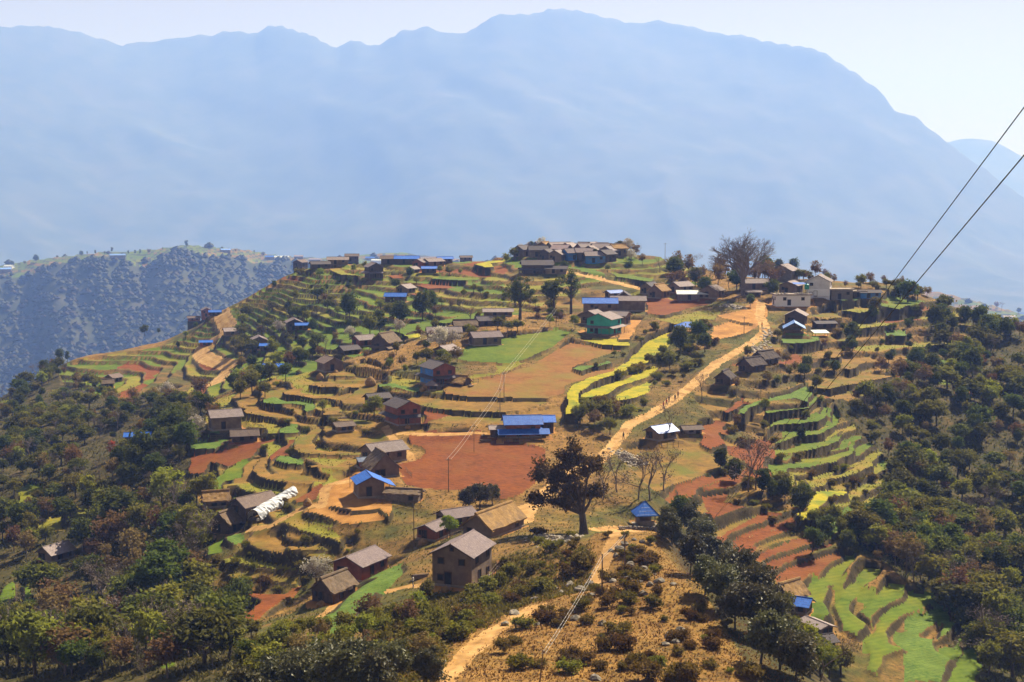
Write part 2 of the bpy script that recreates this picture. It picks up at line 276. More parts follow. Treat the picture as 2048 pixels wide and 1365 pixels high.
# ---------------------------------------------------------------- houses: where they stand (pixel of the foot of the nearest wall middle)
# (label, category, u, v, length, width, wall height, yaw deg, roof, walls, options)
HOUSES = [
('two-storey mud house with grey shingle roof, nearest house, below the footpath bend','house',925,1160,8.2,6.2,4.9,70,'slate','mud',dict(win=2,attic=1,yard=1,pitch=.5)),
('long golden thatched shed just behind the nearest grey roofed house','shed',988,1062,10.5,5.6,1.7,58,'thatch','mud',dict(pitch=.75,door=0)),
('small grey roofed house left of the long golden thatched shed','house',912,1052,5.6,4.2,2.2,35,'slate','mud',dict(pitch=.42)),
('low grey shed in front of the small roof beside the golden thatch','shed',868,1075,5.2,3.6,2.0,62,'slate','brickred',dict(pitch=.42)),
('mauve shingle roofed house above the long bright green field','house',722,1150,7.6,5.6,2.8,62,'slate','brickred',dict(win=1,yard=1,pitch=.42)),
('thatched hut beside the white blossom tree, left edge of the bright green field','hut',668,1196,5.8,4.0,1.9,60,'thatchgrey','wood',dict(pitch=.85,yard=1)),
('brown roofed shed hidden behind the white plastic tunnel','shed',508,1022,8.5,4.6,2.0,52,'slatebrown','wood',dict(pitch=.6)),
('small grey thatched hut left of the white plastic tunnel mouth','hut',456,1062,5.2,4.0,2.2,66,'thatchgrey','wood',dict(pitch=.9)),
('round backed thatched shed half hidden by bushes on the left slope','hut',432,1012,5.0,3.6,1.6,20,'thatch','mud',dict(pitch=.8)),
('mud house with bright blue gable roof in an orange courtyard','house',738,990,5.9,5.0,3.0,106,'blue','mud',dict(win=0,door=1,pitch=.48,yard=1,lean=1)),
('steep grey thatched barn right behind the blue gable house','barn',762,950,6.5,6.0,2.0,112,'thatchgrey','mud',dict(pitch=.95)),
('pinkish grey roofed house at the left corner of the red field','house',768,922,8.4,5.6,2.8,36,'slatepale','mud',dict(win=1,pitch=.5)),
('low brown lean-to below the red field near the blue gable house','shed',808,1000,6.5,3.2,1.4,-12,'thatchgrey','stone',dict(pitch=.3,door=0)),
('dark two-storey farmhouse with a skirt roof left of the tall brown terraces','house',806,846,8.2,6.4,4.8,118,'slatedark','brickred',dict(win=2,pent=1,pitch=.45)),
('small dark shed under the yellow-green tree left of the skirt roofed farmhouse','shed',755,808,6,4,2,30,'slatedark','wood',dict(pitch=.5)),
('plain brown house with light roof at the left end of the curved terraces','house',450,858,8.2,5.4,4.0,24,'slatepale','mud',dict(win=0,pitch=.55)),
('dark low roofed shed below the plain brown house on the left','shed',489,882,6.6,4.0,1.9,14,'slatebrown','wood',dict(pitch=.55)),
('red walled two-storey house with blue side by the wheat field','house',876,768,8.8,7.2,5.2,118,'slatedark','brickred',dict(win=2,pent=1,pitch=.42,bluewall=1,yard=1)),
('tan thatched haystack shed against the red walled house','shed',914,770,6.5,5.0,1.0,150,'thatch','wood',dict(pitch=.6,door=0)),
('grey gabled house just behind the red walled two-storey house','house',893,716,6.8,5.6,2.8,60,'slatepale','mud',dict(pitch=.45)),
('long grey roofed house behind the white blossom bush','house',888,680,11,5.6,3.0,8,'slatepale','mud',dict(win=1,pitch=.5)),
('grey roofed house at the upper left tip of the wheat field','house',970,690,9.5,5.6,3.0,22,'slate','mud',dict(win=1,pitch=.5)),
('brown thatched house above the long grey roof with blossom','house',930,664,7.5,5,2.4,12,'thatchgrey','mud',dict(pitch=.6)),
('dark shed with white roof edge under a bare tree above the wheat field','shed',972,652,6.5,4.6,2.2,20,'slatedark','wood',dict(pitch=.5)),
('brown thatched house with dark porch left of the wheat field','house',772,700,8,6.6,3.0,62,'thatchgrey','wood',dict(pitch=.8,pent=1)),
('reddish house with light grey roof left of the brown thatched house','house',728,692,7,5,2.6,40,'slatepale','brickred',dict(pitch=.5)),
('low dark shed left of the reddish house','shed',697,708,6.5,4.4,1.8,40,'slatedark','wood',dict(pitch=.5)),
('brown hut alone on the left shoulder of the curved terraces','house',660,742,7.6,6.2,3.2,118,'slatebrown','mud',dict(win=0,pitch=.5)),
('teal two-storey house with a skirt roof above the yellow strip','house',1208,668,9.0,9.0,5.6,62,'slatepale','teal',dict(win=1,pent=1,pitch=.4,yard=1)),
('brown gabled house touching the left side of the teal house','house',1186,648,7,6.5,3.4,62,'slatepale','mud',dict(pitch=.45)),
('pale grey roof wing right behind the teal house','house',1238,650,6.5,6,3.6,-25,'slatepale','mud',dict(pitch=.4)),
('long house with bright blue roof behind the teal house','house',1200,626,12.2,5.6,4.0,-2,'blue','mud',dict(win=2,pitch=.55,door=1)),
('plain brown long house right of the long blue roof','house',1256,622,12.5,6,4.2,-3,'slatepale','mud',dict(win=0,pitch=.45,door=0)),
('dark arched shed with grey roof above the plain brown long house','shed',1248,606,7.5,5.5,2.6,84,'slatedark','wood',dict(pitch=.7)),
('grey hut with a blue sheet on its roof beside the village lane','hut',1228,596,6.0,4.0,2.2,30,'blue','mud',dict(pitch=.4)),
('blue hipped tarpaulin shelter left of the sandy square','shelter',1380,664,9.0,5.5,1.8,0,'blue','post',dict(style='hip',pitch=.5)),
('golden thatched house facing the red field by the village','house',1318,596,7.5,6,3.0,58,'thatch','mud',dict(pitch=.75,win=1)),
('grey roofed house behind the golden thatched village house','house',1300,588,7,5.5,3,58,'slatedark','mud',dict(pitch=.6)),
('grey sloping roof house between golden thatch and white metal roof','house',1362,586,8,6,3,40,'slatepale','mud',dict(pitch=.5)),
('long shed with a white metal roof below the bare trees','shed',1384,601,11.5,5.5,2.8,0,'white','stone',dict(pitch=.4,win=1)),
('dark gabled house right of the white metal roofed shed','house',1424,596,8,7,3.2,62,'slatebrown','mud',dict(pitch=.5)),
('brown house half hidden behind the giant bare tree','house',1508,580,10,6,3,10,'slatepale','mud',dict(pitch=.45)),
('small market stall with orange-brown planks under the giant bare tree','stall',1506,592,5.5,3,1.6,0,'slatepale','wood',dict(pitch=.3)),
('white flat roofed house with two dark windows beside the road','house',1582,612,13,7,4.2,2,'rubble','white',dict(style='flat',win=2,yard=1)),
('grey gabled house with white lower storey behind the white flat roof','house',1638,594,9.5,8.8,6.4,72,'slatepale','graywhite',dict(pitch=.5,win=1)),
('grey concrete house with pale flat roof right of the grey gabled house','house',1680,600,8.2,5.5,4.0,2,'concrete','stone',dict(style='flat',win=1)),
('brown gabled house behind the blue terrace canopy','house',1582,588,8,7,3.6,62,'slatepale','mud',dict(pitch=.4)),
('grey gabled house with bluish roof on the skyline right of the giant tree','house',1568,562,11,9,4.6,64,'slatepale','stone',dict(pitch=.5)),
('pale blue roof on the skyline above the grey gabled house','house',1556,556,10,7,5.6,40,'bluepale','stone',dict(pitch=.5)),
('small blue canopy on posts over the white flat roofed house','canopy',1600,600,5.0,3.4,6.2,0,'blue','post',dict(style='mono',pitch=.12)),
('grey gabled house with a blue edged lean-to below the white house','house',1592,648,8,7,3.4,72,'slatepale','wood',dict(pitch=.5)),
('blue and white tarpaulin lean-to in front of the lower grey gable','shelter',1588,664,9.5,6.5,1.8,80,'bluepale','post',dict(pitch=.55)),
('dark cluttered shed right of the blue and white lean-to','shed',1648,656,7,5,1.8,10,'slatedark','wood',dict(pitch=.25)),
('small white sheet roof over rubble below the dark cluttered shed','shelter',1640,672,5,3,1.2,10,'white','post',dict(style='mono',pitch=.25)),
('small shed with a blue sheet wall on the right terrace','shed',1738,598,8,4.5,2.6,6,'slatedark','bluewall',dict(pitch=.35)),
('tiny lean-to with brown flat roof left of the blue sheeted shed','shed',1716,596,4.5,4,2.4,4,'concrete','wood',dict(style='flat')),
('dark thatched hut right of the road, upper of three','hut',1530,728,7,5,2.0,42,'thatchdark','wood',dict(pitch=.75)),
('dark thatched hut right of the road, middle of three','hut',1504,742,7,5,2.0,42,'thatchdark','wood',dict(pitch=.75)),
('dark little thatched hut right of the road, lowest of three','hut',1450,768,5.4,4.4,2.0,66,'thatchdark','wood',dict(pitch=.8)),
('small hut with blue tarpaulin roof beside the road bend','hut',1322,878,6.0,4.6,2.2,38,'blue','mud',dict(pitch=.5)),
('low brown stone shed right of the blue tarpaulin hut','shed',1382,866,4.5,3.4,1.2,12,'slatebrown','stone',dict(pitch=.35)),
('two tiered bright blue roofed house at the top edge of the red field','house',1044,872,8.4,6.0,3.5,6,'blue','brickred',dict(win=1,pent=2,pitch=.5,yard=1)),
('small blue roofed wing right of the two tiered blue house','house',1086,864,4.8,4.6,3.0,4,'blue','wood',dict(pitch=.45)),
('small wooden porch with pale roof left of the two tiered blue house','shed',998,872,4.0,4.0,2.0,4,'slatepale','wood',dict(pitch=.25)),
('tiny red shrine with grey hipped roof on the terrace edge','shrine',864,781,2.2,2.2,1.6,10,'slatepale','brickred',dict(style='hip',pitch=.8)),
('long low grey roof above the upper wheat field','house',996,632,10.5,4.5,1.8,2,'slatepale','mud',dict(pitch=.4)),
('dark two tiered house below the hilltop village','house',1074,547,13,8,4.0,4,'slatedark','wood',dict(pitch=.45,pent=1)),
('low annex right of the dark two tiered house','house',1112,548,9,5,2.4,-4,'slatedark','mud',dict(pitch=.4)),
('blue roofed field house among the far terraces','house',792,604,8.5,4.5,2.6,-6,'blue','wood',dict(pitch=.5)),
('grey two-storey house standing alone on the far terraces','house',748,556,8.5,7,5.5,110,'slate','wood',dict(pitch=.5,pent=1)),
('small grey gabled shed above the far blue roofed field house','shed',812,586,7,5.5,2.4,62,'slatepale','mud',dict(pitch=.5)),
('brown house on the far crest, highest left of the village','house',704,524,9,6,4.2,6,'slatebrown','wood',dict(pitch=.45)),
('low grey long house left below the far crest house','house',676,530,10,5,2.8,4,'slatepale','mud',dict(pitch=.45)),
('small dark house at the left end of the far crest','house',601,534,8,7,3.4,66,'slatebrown','wood',dict(pitch=.45)),
('dark shed right of the house at the left crest end','shed',640,538,9,5,2.6,20,'slatedark','wood',dict(pitch=.45)),
('grey long barn left of the long blue roof on the far crest','barn',782,529,9.5,5,3.0,0,'slatebrown','wood',dict(pitch=.45)),
('long bright blue roof on the far crest','house',814,529,11.5,5,3.0,0,'blue','wood',dict(pitch=.45)),
('reddish gabled house right of the long far blue roof','house',844,536,8,6,3,62,'slatepale','brickred',dict(pitch=.45)),
('pale roofed house with blue edge on the far crest','house',866,533,9,6,2.6,40,'slatepale','mud',dict(pitch=.4)),
('blue roofed shed at the right end of the far crest row','shed',890,527,7,4,2.4,10,'blue','mud',dict(pitch=.4)),
('blue tarpaulin shed under the reddish far gabled house','shed',858,546,6.5,4,2.2,10,'blue','wood',dict(pitch=.4)),
('tiny grey hut left of the far blue tarpaulin shed','hut',826,546,5,4,2,62,'slatepale','mud',dict(pitch=.5)),
('small brown shed on the skyline between crest row and hilltop village','shed',932,521,8,5,2.2,10,'slatebrown','mud',dict(pitch=.4)),
('brown house beside the far left dirt road','house',413,634,8,6.5,5,108,'slatebrown','brickred',dict(pitch=.45,lean=1)),
('bright blue lean-to touching the brown house by the far left road','shed',430,632,5.5,3.4,2.2,12,'blue','wood',dict(pitch=.45)),
('low red walled shed left of the far left road houses','shed',388,642,8,5,2.2,10,'slatebrown','brickred',dict(pitch=.4)),
('light grey roofed shed below the far left road','shed',468,671,9,6,2.4,20,'slatepale','mud',dict(pitch=.4)),
('dark house with blue porch among the left terraces','house',588,662,8,6,4,104,'slate','wood',dict(pitch=.45)),
('blue porch roof right of the dark left terrace house','shed',604,660,4.8,3.4,2.2,10,'blue','wood',dict(pitch=.4)),
('grey house with brown front below the left terraces','house',518,697,8,6.5,4,104,'slate','mud',dict(pitch=.45,yard=1)),
('blue roofed annex right of the grey left terrace house','shed',534,702,5,3.4,2.4,4,'blue','wood',dict(pitch=.4)),
('blue roofed stall beside the far left road bend','stall',412,692,5.5,3.6,2.0,10,'blue','brickred',dict(pitch=.35)),
('wide blue tarpaulin roof in the left ravine','shelter',552,742,8.5,4.5,1.8,-4,'blue','post',dict(pitch=.35)),
('small grey hut among trees on the far left slope','hut',228,764,6,5,2.4,62,'slatebrown','mud',dict(pitch=.5)),
('brown round hut below the far left terraces','hut',215,775,5,4.4,2,20,'thatchgrey','mud',dict(pitch=.7)),
('light grey roofed hut among the dark trees at far left','hut',112,1118,6.0,4.4,2.0,58,'slatepale','mud',dict(pitch=.6)),
('blue tarpaulin hut hidden behind dark trees on the left','hut',276,886,7,4,2.4,10,'blue','wood',dict(pitch=.35)),
('tall thatched stack shed beside the lower right green terraces','hut',1578,1205,4.6,4.0,1.6,40,'thatch','wood',dict(pitch=.9)),
('blue tarpaulin roofed hut behind the glossy trees, lower right','hut',1592,1222,4.4,3.2,1.6,-28,'blue','mud',dict(pitch=.5)),
('long grey stone shed stepping down below the lower right blue hut','shed',1634,1262,4.6,2.4,1.3,-62,'slatepale','stone',dict(pitch=.3)),
('small dark roofed shed at the lower right corner of the stone shed','shed',1640,1296,3.6,3.0,1.4,20,'slatedark','stone',dict(pitch=.4)),
('square blue pyramid roofed pavilion on a stone platform','pavilion',1290,1050,3.2,3.2,2.1,8,'blue','post',dict(style='hip',pitch=1.05)),
('small terrace shed with grey roof inside the curved terraces','shed',686,862,4.5,3.5,1.6,30,'slatebrown','mud',dict(pitch=.4)),
('small bluish shed beside the pinkish grey roofed house','shed',738,935,4.6,3.6,1.8,20,'bluegrey','brickred',dict(pitch=.25)),
]
_vill = [(1062,505,7,'slatebrown','wood',10,'leftmost brown'),(1046,514,6.5,'slatedark','mud',50,'low left dark'),(1090,508,6,'thatch','mud',62,'golden thatched'),
(1076,515,7.5,'slatedark','mud',5,'dark long left'),(1098,501,8,'slatebrown','mud',12,'upper left brown'),(1112,508,6.5,'slatepale','mud',30,'pale left central'),
(1123,513,7,'pinkblue','mud',-30,'pink and blue roofed'),(1094,522,6,'slatedark','wood',66,'low gabled'),(1115,524,6,'slatepale','mud',66,'low pale gabled'),
(1138,509,6.5,'slatepale','brickred',62,'red walled'),(1146,521,7.5,'slate','bluewall',26,'blue walled'),(1152,502,7.5,'slatepale','mud',18,'top pale left'),(1168,500,7,'slatebrown','mud',-20,'top brown middle'),
(1170,511,6.5,'slatepale','brickred',30,'central red'),(1186,500,8,'slatepale','mud',55,'top gabled'),(1168,520,7,'slate','wood',8,'lower central grey'),(1184,515,7,'slatepale','wood',64,'inner gabled'),
(1203,511,8.5,'slate','wood',22,'broad grey'),(1190,527,8,'slatepale','bluewall',4,'lowest blue fronted'),(1212,524,7,'slatedark','wood',50,'lowest dark'),(1222,506,6,'pinkblue','mud',20,'small pink roofed'),
(1236,513,6.5,'thatch','mud',25,'right end thatched'),(1204,501,7,'slatepale','mud',-12,'top right pale'),(1132,500,6.5,'slatedark','mud',40,'top left dark'),(1218,516,6.5,'slatepale','mud',60,'right gabled'),(1080,499,6,'slatepale','mud',30,'upper edge pale')]
for u, v, L, rf, wl, yw, ds in _vill:
    HOUSES.append((ds + ' house in the crowded hilltop village', 'house', u, v, L * 1.12, 6.2, 3.8, yw, rf, wl, dict(pitch=.55, win=1, far=1)))
# ---------------------------------------------------------------- shape the ground: procedural terraces, then fields, roads, pads
KINDS = ['ground', 'wheat', 'mustard', 'ploughed', 'tilled', 'crop', 'stubble', 'grass', 'yard', 'road', 'path']
KI = {k: i for i, k in enumerate(KINDS)}
UX, VY = pix(GX, GY, ZB)
def inpoly(px, py, poly):
    poly = np.asarray(poly, float); r = np.zeros(px.shape, bool); j = len(poly) - 1
    for i in range(len(poly)):
        xi, yi = poly[i]; xj, yj = poly[j]
        c = ((yi > py) != (yj > py)) & (px < (xj - xi) * (py - yi) / (yj - yi + 1e-12) + xi); r ^= c; j = i
    return r
JX = GX + 0.9 * fbm(GX / 7, GY / 7, 3, 3); JY = GY + 0.9 * fbm(GX / 7, GY / 7, 31, 3)
GD = np.broadcast_to(DD[:, None], GX.shape)
Z = ZB.copy()
T = np.zeros(Z.shape, np.int8); FID = np.full(Z.shape, -1, np.int16)
rough = 0.55 * fbm(GX / 9, GY / 9, 5, 4) + 1.5 * fbm(GX / 45, GY / 45, 8, 3)
rough *= np.clip((GD - 60) / 90, .4, 1.0)
Z += rough * np.where(GD < 230, .55, 1.0)
TZ = [  # terraced ground between the traced fields: pixel region, distance band, step, cover weights
 ([(110,722),(300,668),(440,606),(600,530),(760,520),(1010,510),(1010,620),(800,690),(640,745),(500,765),(430,795),(250,805),(130,770)], 470, 740, 1.75, [('wheat',.66),('grass',.22),('ploughed',.05),('ground',.07)]),
 ([(1010,505),(1400,520),(1400,600),(1150,620),(1010,620)], 500, 720, 1.7, [('wheat',.50),('grass',.25),('stubble',.12),('ground',.13)]),
 ([(1390,790),(1480,710),(1560,640),(1880,598),(1960,660),(1850,740),(1680,800),(1560,860),(1430,860)], 330, 600, 1.8, [('stubble',.55),('grass',.20),('ploughed',.07),('ground',.18)]),
 ([(420,770),(640,735),(900,760),(860,860),(720,1000),(620,1090),(420,1090),(390,980)], 230, 480, 1.7, [('stubble',.62),('grass',.20),('ground',.18)]),
 ([(1230,900),(1400,850),(1560,940),(1640,1080),(1560,1110),(1400,1060),(1310,990)], 230, 400, 1.4, [('stubble',.35),('ploughed',.5),('ground',.15)]),
 ([(1560,880),(1700,840),(1790,940),(1790,1000),(1700,1060),(1620,1040),(1560,980)], 230, 420, 1.4, [('grass',.55),('mustard',.15),('wheat',.2),('ground',.1)]),
]
for poly, d0, d1, st, wts in TZ:
    m = inpoly(UX + 14 * fbm(GX / 20, GY / 20, 77), VY + 5 * fbm(GX / 20, GY / 20, 78), poly) & (GD > squeeze(d0)) & (GD < squeeze(d1))
    q = (ZB + 2.2 * fbm(GX / 38, GY / 38, 21, 2) + .5 * fbm(GX / 11, GY / 11, 23, 2)) / st
    lv = np.floor(q); f = q - lv
    t = np.clip((f - .80) / .17, 0, 1); t = t * t * (3 - 2 * t)
    zt = (lv + t + .1 * f) * st - (q * st - ZB) * .85
    Z[m] = (zt + .12 * fbm(GX / 4, GY / 4, 6, 2))[m]
    cell = np.floor((GX + 9 * fbm(GX / 15, GY / 15, 40)) / 27 + lv * .37).astype(np.int64)
    hsh = _hash(lv.astype(np.int64), cell, 9); acc = 0
    for k, w in wts:
        s = m & (hsh >= acc) & (hsh < acc + w) & (f < .80); T[s] = KI[k]; acc += w
def window(x0, y0, x1, y1):
    xs = np.array([x0, x0, x1, x1]); ys = np.array([y0, y1, y0, y1]); a = np.arctan2(xs, ys)
    dmin = math.hypot(0 if x0 <= 0 <= x1 else min(abs(x0), abs(x1)), max(y0, 1)); dmax = np.hypot(xs, ys).max()
    r0, r1 = np.searchsorted(DD, [dmin, dmax]); c0, c1 = np.searchsorted(AZ, [a.min(), a.max()])
    return slice(max(r0 - 1, 0), r1 + 1), slice(max(c0 - 1, 0), c1 + 1)
def field_plane(g, pts):
    p = cast([a for a, b in pts], [b for a, b in pts], ZB)
    c = p.mean(0); A = np.c_[p[:, 0] - c[0], p[:, 1] - c[1]]
    s = np.linalg.lstsq(A.T @ A + np.eye(2) * 30, A.T @ (p[:, 2] - c[2]), rcond=None)[0] * g
    rx, ry, rz = ray([a for a, b in pts], [b for a, b in pts])
    t = (c[2] - s[0] * c[0] - s[1] * c[1] - CZ) / (rz - s[0] * rx - s[1] * ry)
    return c, s, np.c_[rx * t, ry * t]
CROPH = {'wheat': .3, 'mustard': .5, 'crop': .4, 'grass': .08}
_fp = [(field_plane(g, pts), kind, i) for i, (kind, g, pts) in enumerate(FIELDS)]
for (c, s, poly), kind, i in sorted(_fp, key=lambda e: e[0][0][2]):
    W_ = window(*(poly.min(0) - 2), *(poly.max(0) + 2)); gx, gy = GX[W_], GY[W_]
    m = inpoly(JX[W_], JY[W_], poly)
    pl = (c[2] + s[0] * (gx - c[0]) + s[1] * (gy - c[1]) + .10 * fbm(gx / 3, gy / 3, 50 + i, 2)); Z[W_][m] = (ZB[W_] + np.clip(pl - ZB[W_], -2.0, 2.0) + CROPH.get(kind, 0))[m]
    T[W_][m] = KI[kind]; FID[W_][m] = i
_sel = inpoly(UX, VY, [(1330,760),(1640,700),(1790,860),(1780,1000),(1700,1110),(1900,1180),(1990,1365),(1560,1365),(1600,1180),(1330,1020)]) & (GD > 190) & (GD < 430)
for _k in range(4):        # fields reach to the foot of the next bank
    for ax, sh in ((0, 1), (0, -1), (1, 1), (1, -1)):
        f2, t2, z2 = np.roll(FID, sh, ax), np.roll(T, sh, ax), np.roll(Z, sh, ax)
        m = _sel & (FID < 0) & (T == 0) & (f2 >= 0) & (np.abs(z2 - Z) < .30); FID[m] = f2[m]; T[m] = t2[m]; Z[m] = .6 * Z[m] + .4 * z2[m]
def polyline_dist(x, y, pts):
    best = np.full(x.shape, 1e9)
    for (x0, y0), (x1, y1) in zip(pts[:-1], pts[1:]):
        dx, dy = x1 - x0, y1 - y0; t = np.clip(((x - x0) * dx + (y - y0) * dy) / (dx * dx + dy * dy + 1e-9), 0, 1)
        best = np.minimum(best, np.hypot(x - x0 - t * dx, y - y0 - t * dy))
    return best
def smooth_pts(pts, n=6):
    p = np.array(pts, float); p = np.vstack([2 * p[0] - p[1], p, 2 * p[-1] - p[-2]]); out = []
    for k in range(1, len(p) - 2):
        for t in np.arange(n) / n:
            out.append(.5 * (2 * p[k] + (p[k + 1] - p[k - 1]) * t + (2 * p[k - 1] - 5 * p[k] + 4 * p[k + 1] - p[k + 2]) * t * t + (3 * p[k] - p[k - 1] - 3 * p[k + 1] + p[k + 2]) * t ** 3))
    out.append(p[-2]); return np.array(out)
RID = np.full(Z.shape, -1, np.int16); ROAD_W = []
for ri, (kind, w, pts) in enumerate(ROADS):
    q = smooth_pts(pts); wp = cast(q[:, 0], q[:, 1], ZB)[:, :2]; ROAD_W.append(wp)
    W_ = window(*(wp.min(0) - 12), *(wp.max(0) + 12)); gx, gy = GX[W_], GY[W_]
    d = polyline_dist(gx + .5 * fbm(gx / 3, gy / 3, 60), gy, wp)
    k = np.clip((w / 2 + 2.5 - d) / 2.5, 0, 1)
    Z[W_] = Z[W_] * (1 - k) + (ZB[W_] + .06 * fbm(gx / 1.5, gy / 1.5, 61, 2) - .12 * np.exp(-((d - .25 * w) / .35) ** 2)) * k
    m = d < w / 2; T[W_][m] = KI[kind]; FID[W_][m] = -1; RID[W_][m] = ri
HP = []
for h in list(HOUSES):
    lab, cat, u, v, L, W, H, yaw, rf, wl, op = h
    p = cast(u, v, ZB)[0]; HP.append(p); _k = shrink(p[1])
    if p[1] > 625: print('BEYOND', lab, p)
    L, W, H = L * _k, W * _k, H * _k; h = HOUSES[len(HP) - 1] = (lab, cat, u, v, L, W, H, yaw, rf, wl, op); a = math.radians(yaw)
    R_ = max(L, W) / 2 + 6; W_ = window(p[0] - R_, p[1] - R_, p[0] + R_, p[1] + R_); gx, gy = GX[W_], GY[W_]
    lx = (gx - p[0]) * math.cos(a) + (gy - p[1]) * math.sin(a); ly = -(gx - p[0]) * math.sin(a) + (gy - p[1]) * math.cos(a)
    d = np.maximum(np.abs(lx) - L / 2, np.abs(ly) - W / 2)
    k = np.clip((2.6 - d) / 2.0, 0, 1); Z[W_] = Z[W_] * (1 - k) + p[2] * k
    m = d + .8 * fbm(gx / 3, gy / 3, 65) < (2.2 if op.get('yard') else .5)
    T[W_][m] = KI['yard']; FID[W_][m] = -1; RID[W_][m] = -1
HP = np.array(HP)

_near = np.clip((330 - GD) / 110, 0, 1)
for _k in range(2):        # weather the sharp steps a little where they stand near
    b_ = Z.copy(); b_[1:-1, 1:-1] = .5 * Z[1:-1, 1:-1] + .125 * (Z[:-2, 1:-1] + Z[2:, 1:-1] + Z[1:-1, :-2] + Z[1:-1, 2:]); Z = Z * (1 - _near) + b_ * _near
b_ = Z.copy(); b_[:, 2:-2] = .3 * Z[:, 2:-2] + .22 * (Z[:, 1:-3] + Z[:, 3:-1]) + .13 * (Z[:, :-4] + Z[:, 4:]); Z = Z * (1 - _near) + b_ * _near

# ---------------------------------------------------------------- materials
def nmat(name):
    m = bpy.data.materials.new(name); m.use_nodes = True; nt = m.node_tree
    b = nt.nodes['Principled BSDF']; b.inputs['Specular IOR Level'].default_value = .15
    return m, nt, b
def ramp(nt, fac, stops):
    r = nt.nodes.new('ShaderNodeValToRGB'); e = r.color_ramp.elements
    e[0].position, e[0].color = stops[0][0], (*stops[0][1], 1); e[1].position, e[1].color = stops[-1][0], (*stops[-1][1], 1)
    for p, c in stops[1:-1]: k = e.new(p); k.color = (*c, 1)
    nt.links.new(fac, r.inputs[0]); return r.outputs[0]
def noise(nt, vec, scale, detail=5, rough=.6):
    n = nt.nodes.new('ShaderNodeTexNoise'); n.inputs['Scale'].default_value = scale; n.inputs['Detail'].default_value = detail; n.inputs['Roughness'].default_value = rough
    nt.links.new(vec, n.inputs['Vector']); return n.outputs['Fac']
def coords(nt): return nt.nodes.new('ShaderNodeTexCoord').outputs['Object']
def mix(nt, fac, a, b, mode='MIX'):
    m = nt.nodes.new('ShaderNodeMix'); m.data_type = 'RGBA'; m.blend_type = mode
    for s, i in ((fac, 0), (a, 6), (b, 7)):
        if isinstance(s, (int, float)): m.inputs[i].default_value = s
        elif isinstance(s, tuple): m.inputs[i].default_value = (*s, 1)
        else: nt.links.new(s, m.inputs[i])
    return m.outputs[2]
def math_n(nt, op, a, b=0.0, c=None):
    m = nt.nodes.new('ShaderNodeMath'); m.operation = op
    for k, s in enumerate((a, b) if c is None else (a, b, c)):
        if isinstance(s, (int, float)): m.inputs[k].default_value = s
        else: nt.links.new(s, m.inputs[k])
    return m.outputs[0]
def bump(nt, b, h, strength, dist):
    n = nt.nodes.new('ShaderNodeBump'); n.inputs['Strength'].default_value = strength; n.inputs['Distance'].default_value = dist
    nt.links.new(h, n.inputs['Height']); nt.links.new(n.outputs[0], b.inputs['Normal'])
MATS = {}
def simple(name, c1, c2, sc=1.0, c3=None, sc3=.12, rough=.9, bs=.4, bd=.15, spec=None, rows=0):
    if name in MATS: return MATS[name]
    m, nt, b = nmat(name); v = coords(nt); n = math_n(nt, 'ADD', math_n(nt, 'MULTIPLY', noise(nt, v, sc), .55), math_n(nt, 'MULTIPLY', noise(nt, v, sc * .23, 3), .45))
    col = ramp(nt, n, [(.36, c1), (.62, c2)])
    if c3: col = mix(nt, ramp(nt, noise(nt, v, sc3, 4), [(.48, (0, 0, 0)), (.66, (1, 1, 1))]), col, c3)
    if rows:
        w = nt.nodes.new('ShaderNodeTexWave'); w.inputs['Scale'].default_value = rows; w.inputs['Distortion'].default_value = 5; w.inputs['Detail'].default_value = 2; w.inputs['Detail Scale'].default_value = .25
        mp = nt.nodes.new('ShaderNodeMapping'); mp.inputs['Rotation'].default_value = (0, 0, 1.1); nt.links.new(v, mp.inputs[0]); nt.links.new(mp.outputs[0], w.inputs['Vector'])
        col = mix(nt, math_n(nt, 'MULTIPLY', w.outputs['Fac'], .2), col, tuple(x * .45 for x in c1))
    nt.links.new(col, b.inputs['Base Color']); b.inputs['Roughness'].default_value = rough
    if spec is not None: b.inputs['Specular IOR Level'].default_value = spec
    if bs: bump(nt, b, n, bs, bd)
    MATS[name] = m; return m
GM = {
 'wheat': simple('wheat', (.052, .092, .001), (.108, .15, .002), .8, (.16, .155, .003), .05, rows=.22),
 'mustard': simple('mustard', (.24, .215, .004), (.38, .30, .006), 1.2, (.13, .165, .008), .22),
 'ploughed': simple('ploughed', (.115, .029, .003), (.215, .056, .005), .9, (.18, .064, .009), .06, bs=.8, bd=.3, rows=.28),
 'tilled': simple('tilled', (.17, .068, .013), (.27, .118, .026), .9, (.18, .13, .018), .07, bs=.6, bd=.25, rows=.25),
 'crop': simple('crop', (.045, .095, .008), (.135, .19, .022), 1.6, (.08, .12, .008), .2, bs=.8, bd=.4, rows=.35),
 'stubble': simple('stubble', (.11, .062, .008), (.245, .13, .021), .7, (.11, .105, .008), .09),
 'grass': simple('grass_field', (.115, .12, .006), (.21, .18, .012), .8, (.22, .14, .02), .11),
 'yard': simple('yard', (.29, .125, .022), (.44, .215, .052), .5, (.23, .10, .02), .13),
 'road': simple('road', (.36, .195, .055), (.50, .31, .115), .6, (.28, .14, .036), .35),
 'path': simple('path', (.33, .17, .042), (.49, .29, .105), .9, (.25, .125, .032), .45),
}
